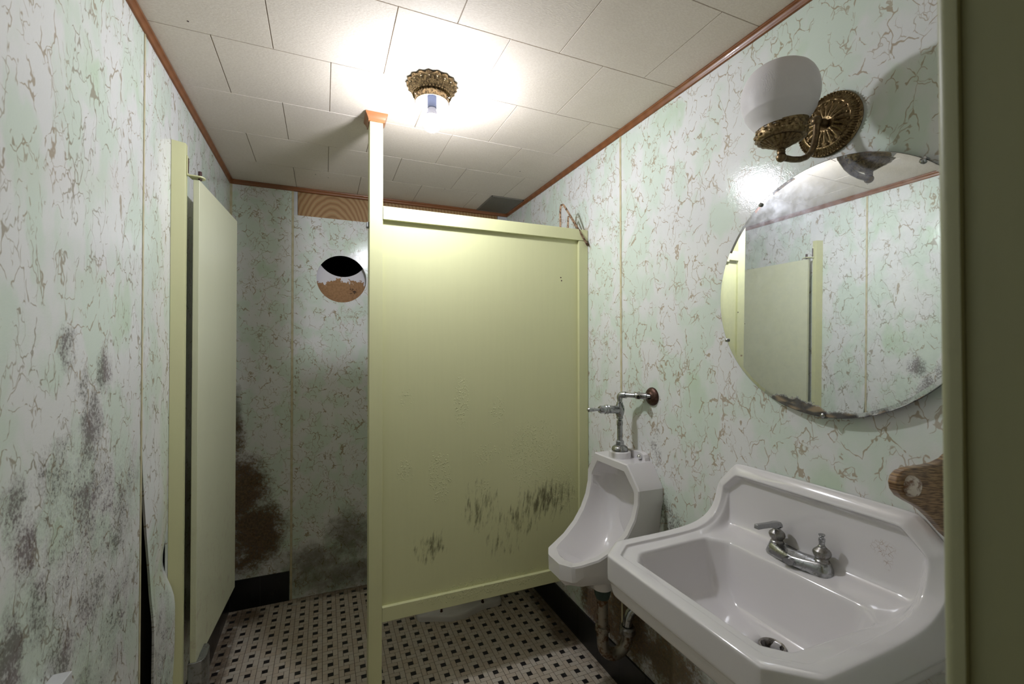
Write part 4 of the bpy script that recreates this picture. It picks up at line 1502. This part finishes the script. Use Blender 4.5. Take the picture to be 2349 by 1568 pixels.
def wavy(k, z, n=48, grow=0.0):
    pts = []
    for j in range(n):
        a = 2 * PI * j / n
        c, s_ = math.cos(a), math.sin(a)
        x = .245 * math.copysign(abs(c) ** .55, c)
        wid = .108 + .022 * math.cos(2 * PI * x / .33 + .6)
        y = wid * math.copysign(abs(s_) ** .55, s_)
        pts.append((.718 + (x + math.copysign(grow, x)) * k, 2.485 + (y + math.copysign(grow, y)) * k, z))
    return pts


mb = MB().loft([wavy(1.0, 0), wavy(1.0, .022), wavy(.985, .030), wavy(.95, .034), wavy(.80, .040), wavy(.72, .07), wavy(.66, .14), wavy(.70, .20)], True, True, False)
bowl = []
for k, z, sx, sy, cx_ in ((0, .20, .17, .085, .72), (1, .26, .20, .12, .70), (2, .33, .235, .165, .66), (3, .385, .25, .18, .645), (4, .40, .245, .178, .645), (5, .40, .20, .135, .645), (6, .35, .17, .11, .66), (7, .27, .10, .07, .70)):
    bowl.append([(cx_ + sx * math.cos(2 * PI * j / 48), 2.485 + sy * math.sin(2 * PI * j / 48), z) for j in range(48)])
mb.loft(bowl, True, False, True)
build('bowl', mb, M['china'], to, smooth=60)
mb = MB()
rings = []
for sx, sy, z in ((.258, .186, .402), (.262, .190, .410), (.255, .184, .420), (.17, .12, .420), (.165, .115, .404)):
    rings.append([(.645 + sx * math.cos(2 * PI * j / 48), 2.485 + sy * math.sin(2 * PI * j / 48), z) for j in range(48)])
mb.loft(rings, True, False, False)
build('seat', mb, M['white_enamel'], to, smooth=60)
mb = MB().box((.995, 2.265, .40), (1.195, 2.705, .74))
build('tank', mb, M['china'], to, smooth=0, bevel=.015, segs=4)
mb = MB().box((.985, 2.255, .742), (1.197, 2.715, .772))
build('tank_lid', mb, M['china'], to, smooth=0, bevel=.008, segs=3)
mb = MB().box((.90, 2.385, .30), (1.08, 2.585, .399))
build('tank_neck', mb, M['china'], to, smooth=0, bevel=.02, segs=3)
for (x, y) in ((.600, 2.413), (.838, 2.413), (.600, 2.557), (.838, 2.557)):
    mb = MB().lathe([(.009, .028), (.009, .040), (.006, .041), (.006, .054), (.0001, .055)], (x, y, 0), n=10)
    part_label(build('floor_bolt', mb, M['rust'], to), 'rusty floor bolt')

# ---- oak towel bracket by the sink
br = thing('towel_bracket', 'brown oak towel bracket with worn peg on the right wall over the basin end', 'towel holder', (XR, .506, 1.09))
out = [(XR - .0005, 1.262), (1.185, 1.252), (1.150, 1.2465), (1.115, 1.2455), (1.080, 1.2465), (1.050, 1.2470), (1.026, 1.2440), (1.012, 1.2360), (1.006, 1.2240), (1.010, 1.2090), (1.024, 1.1950), (1.050, 1.1820), (1.080, 1.1690), (1.105, 1.1550), (1.130, 1.138), (1.155, 1.118), (1.180, 1.098), (XR - .0005, 1.080)]
mb = MB().prism(out, 'y', .497, .514)
build('bracket_board', mb, M['oak'], br, smooth=25, bevel=.004, segs=3)
mb = MB().lathe([(.0001, .016), (.009, .0155), (.016, .0125), (.0200, .005), (.0202, -.006)], (1.047, .497, 1.2145), (0, -1, 0), 28)
part_label(build('peg', mb, M['peg'], br, smooth=50), 'worn round wooden peg')

# ---- white box low on the left wall
wb = thing('wall_box', 'slim white metal box low on the mouldy left wall, at the lower left corner', 'wall box', (XL, 1.05, .6))
mb = MB().box((XL + .0005, .90, .55), (-.4625, 1.176, .836))
build('box_body', mb, M['white_enamel'], wb, smooth=0, bevel=.002)
mb = MB().box((-.4625, .93, .60), (-.4605, 1.15, .79))
build('front_cover', mb, M['white_enamel'], wb, smooth=0, bevel=.001)

# ---- loose paint flakes on the stall floor
flk = [(-.150, 2.872, .020), (-.425, 2.60, .012), (-.440, 2.42, .010), (-.43, 2.76, .013), (-.455, 2.33, .012), (-.405, 2.50, .008), (-.20, 2.885, .012), (-.415, 2.24, .016)]
lab = ['pale paint flake on the stall floor against the black back wall base tiles', 'paint flake on the floor along the left base tiles']
for i, (x, y, s_) in enumerate(flk):
    mb = MB()
    n = 7
    ring = []
    for j in range(n):
        a = 2 * PI * j / n
        rr = s_ * random.uniform(.55, 1.1)
        ring.append((x + rr * math.cos(a), y + rr * .7 * math.sin(a)))
    mb.loft([[(a_, b_, .0006) for a_, b_ in ring], [(a_, b_, .0022 + random.uniform(0, .002)) for a_, b_ in ring]])
    o = build('paint_flake', mb, M['flake'], smooth=0)
    if i == 0:
        tag(o, 'largest pale paint flake, on the floor before the black tiles of the back wall', 'paint flake', 'paint flakes on the stall floor')
    elif i == 6:
        tag(o, 'small paint flake left of the largest flake at the back wall tiles', 'paint flake', 'paint flakes on the stall floor')
    else:
        tag(o, 'small paint flake on the stall floor along the left base tiles', 'paint flake', 'paint flakes on the stall floor')
